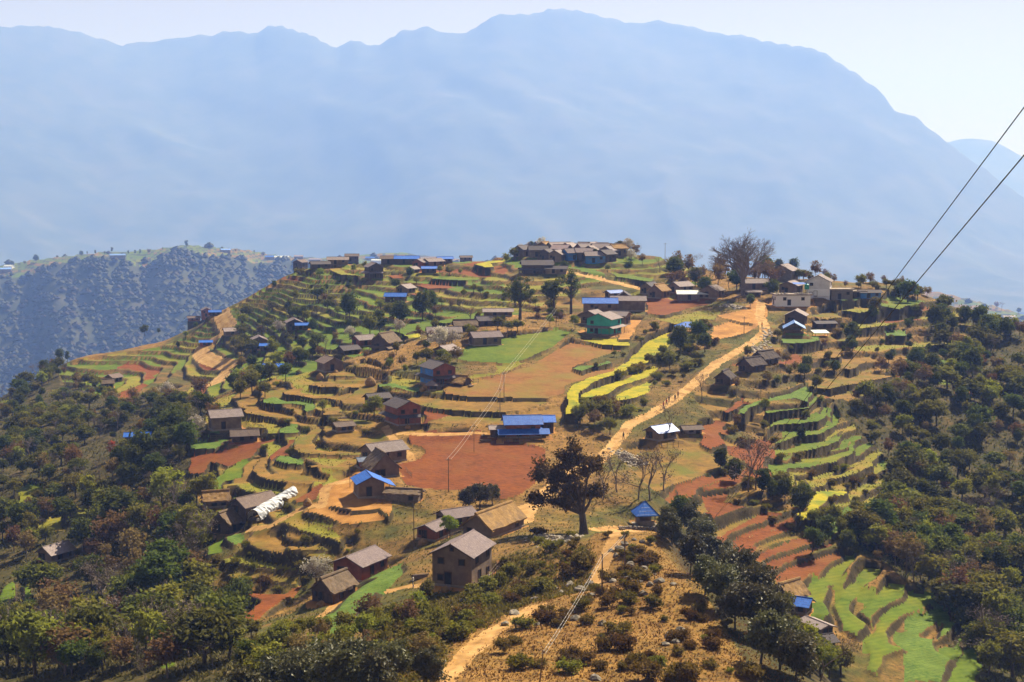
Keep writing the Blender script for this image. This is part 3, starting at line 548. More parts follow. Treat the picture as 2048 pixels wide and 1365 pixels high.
def ground_mat():
    m, nt, b = nmat('hillside'); v = coords(nt)
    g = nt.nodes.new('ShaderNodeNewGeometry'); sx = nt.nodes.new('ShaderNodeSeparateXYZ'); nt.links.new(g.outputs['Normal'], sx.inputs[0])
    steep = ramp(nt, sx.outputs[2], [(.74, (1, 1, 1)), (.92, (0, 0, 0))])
    at_ = nt.nodes.new('ShaderNodeAttribute'); at_.attribute_name = 'cover'
    n1 = noise(nt, v, .35, 7, .65); n2 = noise(nt, v, .06, 4)
    n3 = noise(nt, v, 1.6, 5)
    dry = ramp(nt, n1, [(.30, (.12, .060, .012)), (.5, (.24, .122, .027)), (.7, (.34, .185, .046))])
    gm = math_n(nt, 'MULTIPLY', ramp(nt, n2, [(.44, (0, 0, 0)), (.58, (1, 1, 1))]), ramp(nt, at_.outputs['Fac'], [(.06, (.15, .15, .15)), (.25, (1, 1, 1))]))
    dry = mix(nt, gm, dry, ramp(nt, n1, [(.3, (.05, .055, .007)), (.7, (.14, .125, .016))]))
    dry = mix(nt, ramp(nt, n3, [(.52, (0, 0, 0)), (.64, (.85, .85, .85))]), dry, (.055, .040, .009))
    wood = ramp(nt, n1, [(.32, (.018, .02, .005)), (.5, (.05, .042, .010)), (.7, (.11, .07, .02))])
    bank = ramp(nt, n1, [(.3, (.022, .016, .006)), (.55, (.052, .036, .012)), (.75, (.105, .065, .02))])  # earth and scrub of the banks, darkened further to paint in riser shade
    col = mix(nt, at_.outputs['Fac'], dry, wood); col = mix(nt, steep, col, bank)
    nt.links.new(col, b.inputs['Base Color']); b.inputs['Roughness'].default_value = .95; bump(nt, b, n1, .7, .5)
    return m
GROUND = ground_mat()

# ---------------------------------------------------------------- naming, tagging, mesh building
def tag(o, label=None, cat=None, group=None, kind=None):
    if label: o['label'] = label
    if cat: o['category'] = cat
    if group: o['group'] = group
    if kind: o['kind'] = kind
    return o
def mesh_np(name, V, Fc, mats, mi=None, smooth=False):
    """V (n,3), Fc (m,k) array of equal-sized faces"""
    me = bpy.data.meshes.new(name); V = np.ascontiguousarray(V, np.float32); Fc = np.ascontiguousarray(Fc, np.int32); k = Fc.shape[1]
    me.vertices.add(len(V)); me.vertices.foreach_set('co', V.ravel())
    me.loops.add(Fc.size); me.loops.foreach_set('vertex_index', Fc.ravel())
    me.polygons.add(len(Fc)); me.polygons.foreach_set('loop_start', np.arange(0, Fc.size, k, dtype=np.int32))
    for m in mats: me.materials.append(m)
    if mi is not None: me.polygons.foreach_set('material_index', np.ascontiguousarray(mi, np.int32))
    me.polygons.foreach_set('use_smooth', np.full(len(Fc), smooth))
    me.update(calc_edges=True); return me
def obj(name, me, parent=None, loc=(0, 0, 0), rz=0.0):
    o = bpy.data.objects.new(name, me); COL.objects.link(o); o.parent = parent
    o.location = loc; o.rotation_euler = (0, 0, rz); return o
def empty(name, loc, rz=0.0):
    o = bpy.data.objects.new(name, None); COL.objects.link(o); o.location = loc; o.rotation_euler = (0, 0, rz); o.empty_display_size = .5; return o

# ---------------------------------------------------------------- labels that say where a thing is
MARKS = [(1290,1035,'blue pavilion'),(1205,660,'teal house'),(1487,530,'giant bare tree'),(1582,605,'white flat roofed house'),(540,1015,'white plastic tunnel'),
 (1130,960,'big dark tree by the road'),(1240,780,'yellow mustard terraces'),(1500,1090,'red terraces'),(1650,850,'curved green terraces'),(1800,1250,'lower right green terraces'),
 (930,930,'central red field'),(1050,690,'central wheat field'),(735,985,'blue gable house'),(1045,855,'two tiered blue house'),(930,1120,'nearest grey roofed house'),(1180,500,'hilltop village'),
 (600,900,'curved brown terraces'),(450,840,'plain brown house'),(560,1130,'lower left brown terraces'),(720,1210,'long bright green field'),(875,740,'red walled house'),(780,600,'far blue field house'),
 (300,740,'far left terraces'),(440,680,'far left dirt road'),(550,737,'ravine blue tarpaulin'),(225,900,'red leaved tree'),(110,1110,'grey hut at far left'),(1980,640,'right skyline'),
 (1900,950,'wooded right slope'),(1960,1200,'dark wood at lower right'),(100,850,'far left wooded slope'),(150,1280,'bottom left corner'),(350,1250,'dark hollow at lower left'),(980,1280,'foreground footpath'),
 (1250,1300,'dry foreground knoll'),(1480,1200,'glossy dark trees'),(1440,720,'road above the three huts'),(1700,680,'terraces below the white house'),(830,520,'far crest houses')]
AUTO = []
def auto(o, what, u, v, cat, group=None):
    if u < 0 or u > 2048 or v > 1365:
        o['label'] = what + ' just outside the edge of view'; o['category'] = cat
        if group: o['group'] = group
        return
    d = [math.hypot(u - a, 1.5 * (v - b)) for a, b, c in MARKS]; k = int(np.argmin(d)); a, b, c = MARKS[k]; dx, dy = u - a, v - b
    if abs(dx) > 2.2 * abs(dy): rel = 'left of' if dx < 0 else 'right of'
    elif abs(dy) > 2.2 * abs(dx): rel = 'above' if dy < 0 else 'below'
    else: rel = ('above' if dy < 0 else 'below') + (' left of' if dx < 0 else ' right of')
    o['category'] = cat
    if group: o['group'] = group
    AUTO.append((f'{what} {rel} the {c}', d[k], o))
ORD = ['', 'second', 'third', 'fourth', 'fifth', 'sixth', 'seventh', 'eighth', 'ninth', 'tenth', 'eleventh', 'twelfth', 'thirteenth', 'fourteenth', 'fifteenth', 'sixteenth', 'seventeenth', 'eighteenth', 'nineteenth', 'twentieth']
def finish_labels():
    by = {}
    for t, d, o in AUTO: by.setdefault(t, []).append((d, o))
    for t, l in by.items():
        l.sort(key=lambda e: e[0])
        for k, (d, o) in enumerate(l):
            o['label'] = t if len(l) == 1 else (t + ', nearest' if k == 0 else t + f', {ORD[k] if k < 20 else str(k + 1) + "th"} nearest')

# ---------------------------------------------------------------- the hill mesh, cut into ground, fields and roads
cover = np.clip(.5 + .9 * fbm(GX / 30, GY / 30, 90, 3), 0, 1) * .55
for poly in ([(1880,600),(2300,640),(2300,1500),(1960,1500),(1880,1240),(1780,1140),(1700,1080),(1760,1000),(1720,870),(1650,790),(1790,760),(1840,690)],
             [(-300,780),(130,715),(200,780),(430,800),(420,980),(430,1200),(560,1300),(600,1500),(-300,1500)], [(470,640),(640,560),(760,640),(640,740),(500,780)],
             [(1330,990),(1420,1010),(1540,1170),(1640,1290),(1640,1500),(1540,1400),(1400,1200),(1320,1090)]):
    cover = np.maximum(cover, inpoly(UX, VY, poly) * .95)
cover = np.where((GD < 215) & inpoly(UX, VY, [(860,1500),(900,1290),(1070,1190),(1200,1060),(1330,1040),(1420,1200),(1600,1500)]), cover * .12, cover)
VID = np.arange(NR * NA).reshape(NR, NA)
QUADS = np.stack([VID[:-1, :-1], VID[:-1, 1:], VID[1:, 1:], VID[1:, :-1]], -1).reshape(-1, 4)
QT = T[:-1, :-1].ravel(); QF = FID[:-1, :-1].ravel(); QR = RID[:-1, :-1].ravel()
PTS = np.stack([GX, GY, Z], -1).reshape(-1, 3)
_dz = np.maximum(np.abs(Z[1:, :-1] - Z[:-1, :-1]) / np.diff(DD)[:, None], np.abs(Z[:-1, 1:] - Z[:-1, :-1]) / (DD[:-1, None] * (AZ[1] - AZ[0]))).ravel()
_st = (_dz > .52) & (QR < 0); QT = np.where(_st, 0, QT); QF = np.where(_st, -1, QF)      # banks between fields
def piece(name, sel, mats, mi=None):
    q = QUADS[sel]; ids, inv = np.unique(q, return_inverse=True)
    me = mesh_np(name, PTS[ids], inv.reshape(-1, 4), mats, mi, smooth=True); return me, ids
isf = QF >= 0; isr = QR >= 0
sel = ~(isf | isr)
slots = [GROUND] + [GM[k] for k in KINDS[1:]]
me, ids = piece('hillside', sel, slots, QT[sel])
a_ = me.attributes.new('cover', 'FLOAT', 'POINT'); a_.data.foreach_set('value', cover.ravel()[ids].astype(np.float32))
hill = tag(obj('hillside', me), 'terraced dry hillside carrying the whole village', 'hillside', kind='structure')
_th = np.radians(np.linspace(0, 360, 61)); _rr = np.linspace(0, 1, 22) ** 1.3 * 61      # the slope the view is taken from
VX, VYY = np.sin(_th)[None] * _rr[:, None], np.cos(_th)[None] * _rr[:, None]; _fr = np.clip(.5 + .75 * np.cos(_th), 0, 1)[None]
_vz = 98.2 - (_rr[:, None] / 60) ** .8 * (38 * _fr + 6 * (1 - _fr)) + .4 * fbm(VX / 6, VYY / 6, 44) * np.clip(_rr[:, None] / 12, 0, 1)
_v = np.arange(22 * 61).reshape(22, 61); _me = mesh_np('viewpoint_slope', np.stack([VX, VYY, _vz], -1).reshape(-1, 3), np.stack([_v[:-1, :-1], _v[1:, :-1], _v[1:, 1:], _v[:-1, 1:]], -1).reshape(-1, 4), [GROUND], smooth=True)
tag(obj('viewpoint_slope', _me), 'dry hillside just below the viewpoint', 'hillside', kind='structure')
NAMES = {'wheat': ('wheat_field', 'bright green wheat terrace'), 'mustard': ('mustard_field', 'yellow flowering mustard terrace'), 'ploughed': ('ploughed_field', 'red-brown ploughed field'),
 'tilled': ('tilled_field', 'wide brown tilled field'), 'crop': ('vegetable_field', 'leafy green crop patch'), 'stubble': ('stubble_field', 'dry brown stubble terrace'),
 'grass': ('grass_terrace', 'yellow-green grass terrace'), 'yard': ('dirt_yard', 'bare orange dirt ground')}
for i, (kind, g, pts) in enumerate(FIELDS):
    s = (QF == i) & (QT == KI[kind])
    if s.sum() < 3: continue
    o = obj(NAMES[kind][0], piece(NAMES[kind][0], s, [GM[kind]])[0]); o['kind'] = 'structure'
    c = np.mean(pts, 0); auto(o, NAMES[kind][1], c[0], c[1], 'field')
for i, (kind, w, pts) in enumerate(ROADS):
    s = QR == i
    if s.sum() < 3: continue
    nm = 'dirt_road' if kind == 'road' else 'footpath'
    o = obj(nm, piece(nm, s, [GM[kind]])[0]); o['kind'] = 'structure'; c = pts[len(pts) // 2]
    auto(o, 'pale sandy dirt road' if kind == 'road' else 'narrow pale footpath', c[0], c[1], 'road' if kind == 'road' else 'path')

# ---------------------------------------------------------------- far land: valley, wooded ridge, mountains
def polar(az0, az1, na, d0, d1, nd):
    az = np.radians(np.linspace(az0, az1, na)); dd = np.geomspace(d0, d1, nd)
    return np.sin(az)[None] * dd[:, None], np.cos(az)[None] * dd[:, None], np.broadcast_to(az[None], (nd, na)), np.broadcast_to(dd[:, None], (nd, na))
def sheet(name, X, Y, ZZ, m, mi=None, mats=None):
    n, k = X.shape; v = np.arange(n * k).reshape(n, k)
    q = np.stack([v[:-1, :-1], v[:-1, 1:], v[1:, 1:], v[1:, :-1]], -1).reshape(-1, 4)
    return obj(name, mesh_np(name, np.stack([X, Y, ZZ], -1).reshape(-1, 3), q, mats or [m], mi, smooth=True))
def crest(az, pts, D):
    """crest height at distance D so that it stands at the given bearing"""
    p = np.array(pts, float); rx, ry, rz = ray(p[:, 0], p[:, 1]); a = np.arctan2(rx, ry)
    return np.interp(az, a, rz / np.hypot(rx, ry)) * D + CZ
MTN = simple('mountain', (.022, .034, .017), (.072, .078, .038), .006, (.082, .078, .046), .003, bs=0)
VALZ = -560.0
valley = tag(sheet('valley_ground', *((lambda X, Y, A, D: (X, Y, np.full(X.shape, VALZ) + 25 * fbm(X / 300, Y / 300, 4)))(*polar(-52, 52, 60, 40, 19500, 40))), MTN), 'deep hazy valley floor behind the village hill', 'valley', kind='structure')
M1 = [(-900,130),(-400,80),(0,52),(100,50),(180,70),(245,90),(300,82),(400,70),(470,58),(515,66),(528,52),(540,48),(570,50),(610,64),(672,95),(690,85),(710,80),(740,92),(760,86),(780,75),(800,60),(820,58),(850,53),(880,62),(930,64),(950,56),(985,30),(1000,25),(1060,28),(1110,15),(1150,18),(1220,33),(1280,46),(1320,38),(1350,47),(1420,62),(1500,70),(1530,82),(1610,90),(1660,110),(1720,150),(1770,190),(1785,215),(1800,225),(1835,232),(1860,255),(1890,282),(1960,330),(2048,395),(2300,520),(2900,640)]
X, Y, A, D = polar(-44, 44, 460, 7400, 16800, 170)
Dc = 12150 + 1200 * fbm(A * 3, A * 0, 14, 2); zc = crest(A, M1, Dc) + 16 * fbm(A * 130, A * 0, 12, 3)
_kr = np.ones(61) / 61; zs = np.apply_along_axis(lambda r: np.convolve(np.pad(r, 30, mode='edge'), _kr, 'valid'), 1, zc)
t = np.clip((D - 7600) / (Dc - 7600), 0, 1)
_b = np.clip((t - .72) / .28, 0, 1); zt_ = zs - 60 * (1 - _b) + (zc - zs + 0) * _b * _b
spur = 1 - np.abs(fbm((X + .45 * Y) / 2000 + .6 * fbm(X / 1900, Y / 1900, 19, 2), (Y - .3 * X) / 4800, 15, 4)) * 2
zz = VALZ + 60 + (zt_ - VALZ - 60) * (t ** 1.15) - (1 - t) * t * 4 * (180 * (1 - spur) + 75 * fbm(X / 680, Y / 680, 16, 4)) 
zz = np.where(D > Dc, zc - (D - Dc) * .55, zz); zz += 12 * fbm(X / 150, Y / 150, 17, 2) * (t < .995) - 8 * (t < .98) 
ZTOP = float(zz.max())
tag(sheet('mountain', X, Y, np.maximum(zz, VALZ - 20), MTN), 'huge hazy blue mountain range filling the background', 'mountain', kind='structure')
M2 = [(1500,420),(1700,360),(1800,310),(1890,283),(1915,276),(1940,273),(1985,278),(2010,290),(2048,312),(2100,330),(2200,330),(2400,380),(2800,430)]
X, Y, A, D = polar(8, 44, 160, 13500, 18600, 60)
zc = crest(A, M2, 16200.); t = np.clip((D - 13500) / 2700, 0, 1)
zz = np.where(D > 16200, zc - (D - 16200) * .5, VALZ + (zc - VALZ) * t + t * (1 - t) * 400 * fbm(X / 800, Y / 800, 18, 3))
tag(sheet('mountain', X, Y, zz, MTN), 'fainter mountain shoulder behind the right end of the range', 'mountain', kind='structure')
# wooded ridge across the valley at left, low spur at right
FR = [(-700,600),(-300,560),(0,530),(60,520),(130,512),(200,504),(300,499),(370,489),(430,493),(500,500),(540,508),(600,514),(660,515),(720,510),(800,504),(860,512),(940,520),(1040,526),(1300,540),(1600,570),(1780,575),(1880,584),(1950,600),(2048,628),(2200,650),(2700,700)]
WOOD = simple('far_wood_floor', (.035, .042, .02), (.055, .06, .028), .05, (.08, .07, .035), .012, bs=0)  # floor kept as pale as the far crowns, some haze painted in
XR, YR, AR, DR = polar(-30, 30, 520, 1950, 3900, 150)
DcR = 3000 + 120 * fbm(AR * 8, AR * 0, 24, 2); zc = crest(AR, FR, DcR)
dn = np.maximum(DcR - DR, 0)
ZR = zc - .10 * np.minimum(dn, 130) - .45 * np.maximum(dn - 130, 0) - .35 * np.maximum(DR - DcR, 0)
ZR += np.clip(dn / 180, 0, 1) * (55 * fbm(AR * 26, DR / 540, 25, 3) + 10 * fbm(XR / 52, YR / 40, 26, 2))
q = ZR / 4.0; f = q - np.floor(q); tm = (dn < 125) & (dn > 0)
ZR = np.where(tm & (DR <= DcR), (np.floor(q) + np.clip((f - .7) / .3, 0, 1)) * 4.0, ZR)
mi = np.where(tm & (f < .7), np.where(_hash(np.floor(q).astype(np.int64), np.floor(XR / 95 + q).astype(np.int64), 3) < .55, 1, 2), 0)[:-1, :-1].ravel()
ridge = tag(sheet('far_ridge', XR, YR, ZR, None, mi, [WOOD, GM['wheat'], GM['stubble']]), 'hazy wooded ridge with terraced top across the valley', 'ridge', kind='structure')
def ridge_z(x, y):
    az = np.arctan2(x, y); d = np.hypot(x, y); c = int(round((az - AR[0, 0]) / (AR[0, 1] - AR[0, 0]))); r = int(np.argmin(np.abs(DR[:, 0] - d)))
    return ZR[min(max(r, 0), 149), min(max(c, 0), 519)]

# ---------------------------------------------------------------- haze
def haze():
    x0, x1, y0, y1, z0, z1 = -16500, 16500, -150, 20000, VALZ - 80, ZTOP + 25
    V = np.array([(x, y, z) for x in (x0, x1) for y in (y0, y1) for z in (z0, z1)], float)
    Fc = np.array([(0, 1, 3, 2), (4, 6, 7, 5), (0, 4, 5, 1), (2, 3, 7, 6), (0, 2, 6, 4), (1, 5, 7, 3)])
    m = bpy.data.materials.new('haze'); m.use_nodes = True; nt = m.node_tree; nt.nodes.clear()
    o = nt.nodes.new('ShaderNodeOutputMaterial'); p = nt.nodes.new('ShaderNodeVolumePrincipled')
    p.inputs['Color'].default_value = (.24, .41, 1.0, 1); p.inputs['Absorption Color'].default_value = (.6, .6, .6, 1); p.inputs['Density'].default_value = 1.55e-4; p.inputs['Anisotropy'].default_value = .15
    nt.links.new(p.outputs[0], o.inputs['Volume'])
    return tag(obj('haze', mesh_np('haze', V, Fc, [m])), 'pale blue haze filling the air over the valley', 'haze', kind='stuff')
haze()

# ---------------------------------------------------------------- houses
def boxv(x0, x1, y0, y1, z0, z1):
    return [(x0,y0,z0),(x1,y0,z0),(x1,y1,z0),(x0,y1,z0),(x0,y0,z1),(x1,y0,z1),(x1,y1,z1),(x0,y1,z1)]
BF = [(0,3,2,1),(4,5,6,7),(0,1,5,4),(1,2,6,5),(2,3,7,6),(3,0,4,7)]
class MB:
    def __init__(s): s.v = []; s.f = []
    def add(s, vs, fs):
        n = len(s.v); s.v += [tuple(p) for p in vs]; s.f += [tuple(n + i for i in f) for f in fs]; return s
    def box(s, *a): return s.add(boxv(*a), BF)
    def tube(s, p0, p1, r0, r1, n=5):
        p0 = np.array(p0, float); p1 = np.array(p1, float); d = p1 - p0; d = d / (np.linalg.norm(d) + 1e-9)
        a = np.cross(d, (0, 0, 1) if abs(d[2]) < .9 else (1, 0, 0)); a /= np.linalg.norm(a); b = np.cross(d, a)
        c = [(math.cos(2 * math.pi * k / n), math.sin(2 * math.pi * k / n)) for k in range(n)]
        vs = [p0 + r0 * (x * a + y * b) for x, y in c] + [p1 + r1 * (x * a + y * b) for x, y in c]
        return s.add(vs, [(k, (k + 1) % n, n + (k + 1) % n, n + k) for k in range(n)] + [tuple(range(n - 1, -1, -1)), tuple(range(n, 2 * n))])
    def mesh(s, name, m, smooth=False):
        me = bpy.data.meshes.new(name); me.from_pydata(s.v, [], s.f); me.materials.append(m)
        if smooth: me.polygons.foreach_set('use_smooth', np.full(len(me.polygons), True))
        me.update(); return me
    def build(s, name, m, parent=None, smooth=False): return obj(name, s.mesh(name, m, smooth), parent)

def rowed(name, c1, c2, c3, rough=.8, rows=2.2, spec=.2):
    """roofing laid in courses: shade differs from slab to slab, with dark laps"""
    m, nt, b = nmat(name); v = coords(nt)
    oi = nt.nodes.new('ShaderNodeObjectInfo'); n = noise(nt, v, 1.3, 5)
    bk = nt.nodes.new('ShaderNodeTexBrick'); nt.links.new(v, bk.inputs['Vector']); bk.inputs['Scale'].default_value = rows
    bk.inputs['Color1'].default_value = (*c1, 1); bk.inputs['Color2'].default_value = (*c2, 1); bk.inputs['Mortar'].default_value = (*[x * .55 for x in c1], 1)
    bk.inputs['Mortar Size'].default_value = .03; bk.inputs['Brick Width'].default_value = .9; bk.inputs['Row Height'].default_value = .45
    col = mix(nt, ramp(nt, n, [(.45, (0, 0, 0)), (.7, (1, 1, 1))]), bk.outputs['Color'], c3)
    hs = nt.nodes.new('ShaderNodeHueSaturation'); nt.links.new(col, hs.inputs['Color'])
    nt.links.new(math_n(nt, 'MULTIPLY_ADD', oi.outputs['Random'], .35, .82), hs.inputs['Value'])
    nt.links.new(hs.outputs[0], b.inputs['Base Color']); b.inputs['Roughness'].default_value = rough; b.inputs['Specular IOR Level'].default_value = spec
    bump(nt, b, bk.outputs['Fac'], .5, .04); return m
ROOF = {
 'slate': rowed('slate_roof', (0.180, 0.133, 0.130), (0.238, 0.180, 0.173), (0.144, 0.108, 0.108)), 'slatepale': rowed('pale_slate_roof', (0.245, 0.191, 0.176), (0.310, 0.248, 0.230), (0.194, 0.151, 0.140)),
 'slatedark': rowed('dark_slate_roof', (0.072, 0.058, 0.061), (0.108, 0.086, 0.086), (0.094, 0.072, 0.065)), 'slatebrown': rowed('brown_plank_roof', (0.144, 0.101, 0.079), (0.194, 0.137, 0.108), (0.108, 0.072, 0.058)),
 'thatch': simple('golden_thatch', (0.216, 0.122, 0.043), (0.346, 0.209, 0.079), 1.8, (0.173, 0.108, 0.054), .35, bs=.9, bd=.2), 'thatchgrey': simple('grey_thatch', (0.108, 0.076, 0.050), (0.194, 0.137, 0.090), 1.8, (0.144, 0.094, 0.054), .4, bs=.9, bd=.2),
 'thatchdark': simple('dark_thatch', (0.050, 0.040, 0.036), (0.101, 0.072, 0.061), 1.8, (0.072, 0.054, 0.043), .4, bs=.9, bd=.2),
 'blue': rowed('blue_sheet', (0.007, 0.090, 0.446), (0.013, 0.115, 0.504), (0.022, 0.137, 0.518), .45, .9, .4), 'bluepale': rowed('faded_blue_sheet', (.08, .22, .62), (.14, .30, .68), (.40, .50, .68), .5, .8, .4),
 'bluegrey': rowed('blue_grey_sheet', (.10, .13, .20), (.14, .17, .25), (.18, .2, .25), .5, .9, .3), 'white': rowed('white_sheet', (.62, .64, .58), (.74, .76, .68), (.60, .62, .52), .5, .7, .3),
 'concrete': simple('flat_concrete', (.40, .32, .24), (.54, .45, .34), 1.2, (.34, .27, .2), .4), 'rubble': simple('roof_slab', (0.259, 0.202, 0.158), (0.360, 0.295, 0.238), 1.5, (0.180, 0.144, 0.122), .6),
 'pinkblue': rowed('pink_sheet', (0.360, 0.230, 0.209), (0.432, 0.288, 0.252), (0.288, 0.245, 0.259), .6, .9, .3)}
WALL = {
 'mud': simple('mud_wall', (0.165, 0.116, 0.082), (0.262, 0.189, 0.131), .9, (0.136, 0.097, 0.073), .3), 'wood': simple('weathered_wood', (0.058, 0.041, 0.031), (0.127, 0.088, 0.063), 2.5, (0.088, 0.058, 0.043), .5),
 'brickred': simple('red_clay_wall', (0.194, 0.063, 0.036), (0.292, 0.103, 0.058), 1.1, (0.136, 0.058, 0.039), .4), 'stone': simple('stone_wall_face', (0.127, 0.107, 0.097), (0.252, 0.213, 0.185), 2.2, (0.165, 0.127, 0.097), .5, bs=.8),
 'teal': simple('teal_paint', (0.043, 0.350, 0.273), (0.068, 0.437, 0.340), .8, (0.049, 0.292, 0.243), .3), 'white': simple('whitewash', (0.800, 0.800, 0.800), (0.800, 0.800, 0.800), .7, (0.783, 0.769, 0.783), .4),
 'graywhite': simple('grey_plaster', (0.567, 0.553, 0.567), (0.756, 0.743, 0.743), .7, (0.459, 0.432, 0.432), .3), 'bluewall': simple('blue_paint', (0.041, 0.162, 0.513), (0.068, 0.243, 0.648), 1, (0.135, 0.162, 0.270), .4)}
PANE = simple('dark_opening', (.012, .011, .012), (.03, .026, .025), 2, bs=0, rough=.4); FRAME = simple('brown_frame', (.07, .04, .026), (.12, .075, .045), 3)
POST = simple('timber_post', (.13, .09, .06), (.21, .15, .10), 3); PIPE = simple('stone_base', (.20, .17, .14), (.33, .28, .23), 2, bs=.7)
def slab(ax, bx, y0, z0, y1, z1, th, nx, ny, jit, rng):
    """a roof slope between eave (y0,z0) and ridge (y1,z1), slightly uneven, with thickness"""
    V = []; Fc = []
    for top in (1, 0):
        for i in range(nx + 1):
            for j in range(ny + 1):
                s = j / ny; e = jit * (1.6 if (j == 0 or i in (0, nx)) else 1)
                V.append((ax + (bx - ax) * i / nx + rng.uniform(-e, e) * .6, y0 + (y1 - y0) * s + rng.uniform(-e, e) * .5 * (j == 0), z0 + (z1 - z0) * s + (rng.uniform(-e, e) * .5 if jit else 0) + (th if top else 0)))
    n = (nx + 1) * (ny + 1); I = lambda i, j: i * (ny + 1) + j
    for i in range(nx):
        for j in range(ny):
            Fc.append((I(i, j), I(i + 1, j), I(i + 1, j + 1), I(i, j + 1))); Fc.append((n + I(i, j), n + I(i, j + 1), n + I(i + 1, j + 1), n + I(i + 1, j)))
    for i in range(nx):
        Fc.append((I(i, 0), n + I(i, 0), n + I(i + 1, 0), I(i + 1, 0))); Fc.append((I(i, ny), I(i + 1, ny), n + I(i + 1, ny), n + I(i, ny)))
    for j in range(ny):
        Fc.append((I(0, j), I(0, j + 1), n + I(0, j + 1), n + I(0, j))); Fc.append((I(nx, j), n + I(nx, j), n + I(nx, j + 1), I(nx, j + 1)))
    return V, Fc
def opening(parent, name, side, L, W, c, z, w, h):
    """a framed opening on wall 'f','b' (long walls) or 'l','r' (gables)"""
    f = MB(); p = MB()
    if side in 'fb':
        s = -1 if side == 'f' else 1; y = s * W / 2
        a, b = sorted((y - s * .02, y + s * .09)); f.box(c - w/2 - .1, c - w/2, a, b, z, z + h); f.box(c + w/2, c + w/2 + .1, a, b, z, z + h); f.box(c - w/2 - .14, c + w/2 + .14, a, b, z + h, z + h + .12)
        if name == 'window': f.box(c - w/2 - .14, c + w/2 + .14, a, b, z - .1, z)
        a, b = sorted((y - s * .02, y + s * .025)); p.box(c - w/2, c + w/2, a, b, z, z + h)
    else:
        s = -1 if side == 'l' else 1; x = s * L / 2
        a, b = sorted((x - s * .02, x + s * .09)); f.box(a, b, c - w/2 - .1, c - w/2, z, z + h); f.box(a, b, c + w/2, c + w/2 + .1, z, z + h); f.box(a, b, c - w/2 - .14, c + w/2 + .14, z + h, z + h + .12)
        if name == 'window': f.box(a, b, c - w/2 - .14, c + w/2 + .14, z - .1, z)
        a, b = sorted((x - s * .02, x + s * .025)); p.box(a, b, c - w/2, c + w/2, z, z + h)
    o = p.build(name, PANE, parent); f.build('frame', FRAME, o)
def stick(parent, x, y, z0, z1, r=.08): MB().tube((x, y, z0), (x, y, z1), r, r * .9, 6).build('post', POST, parent)
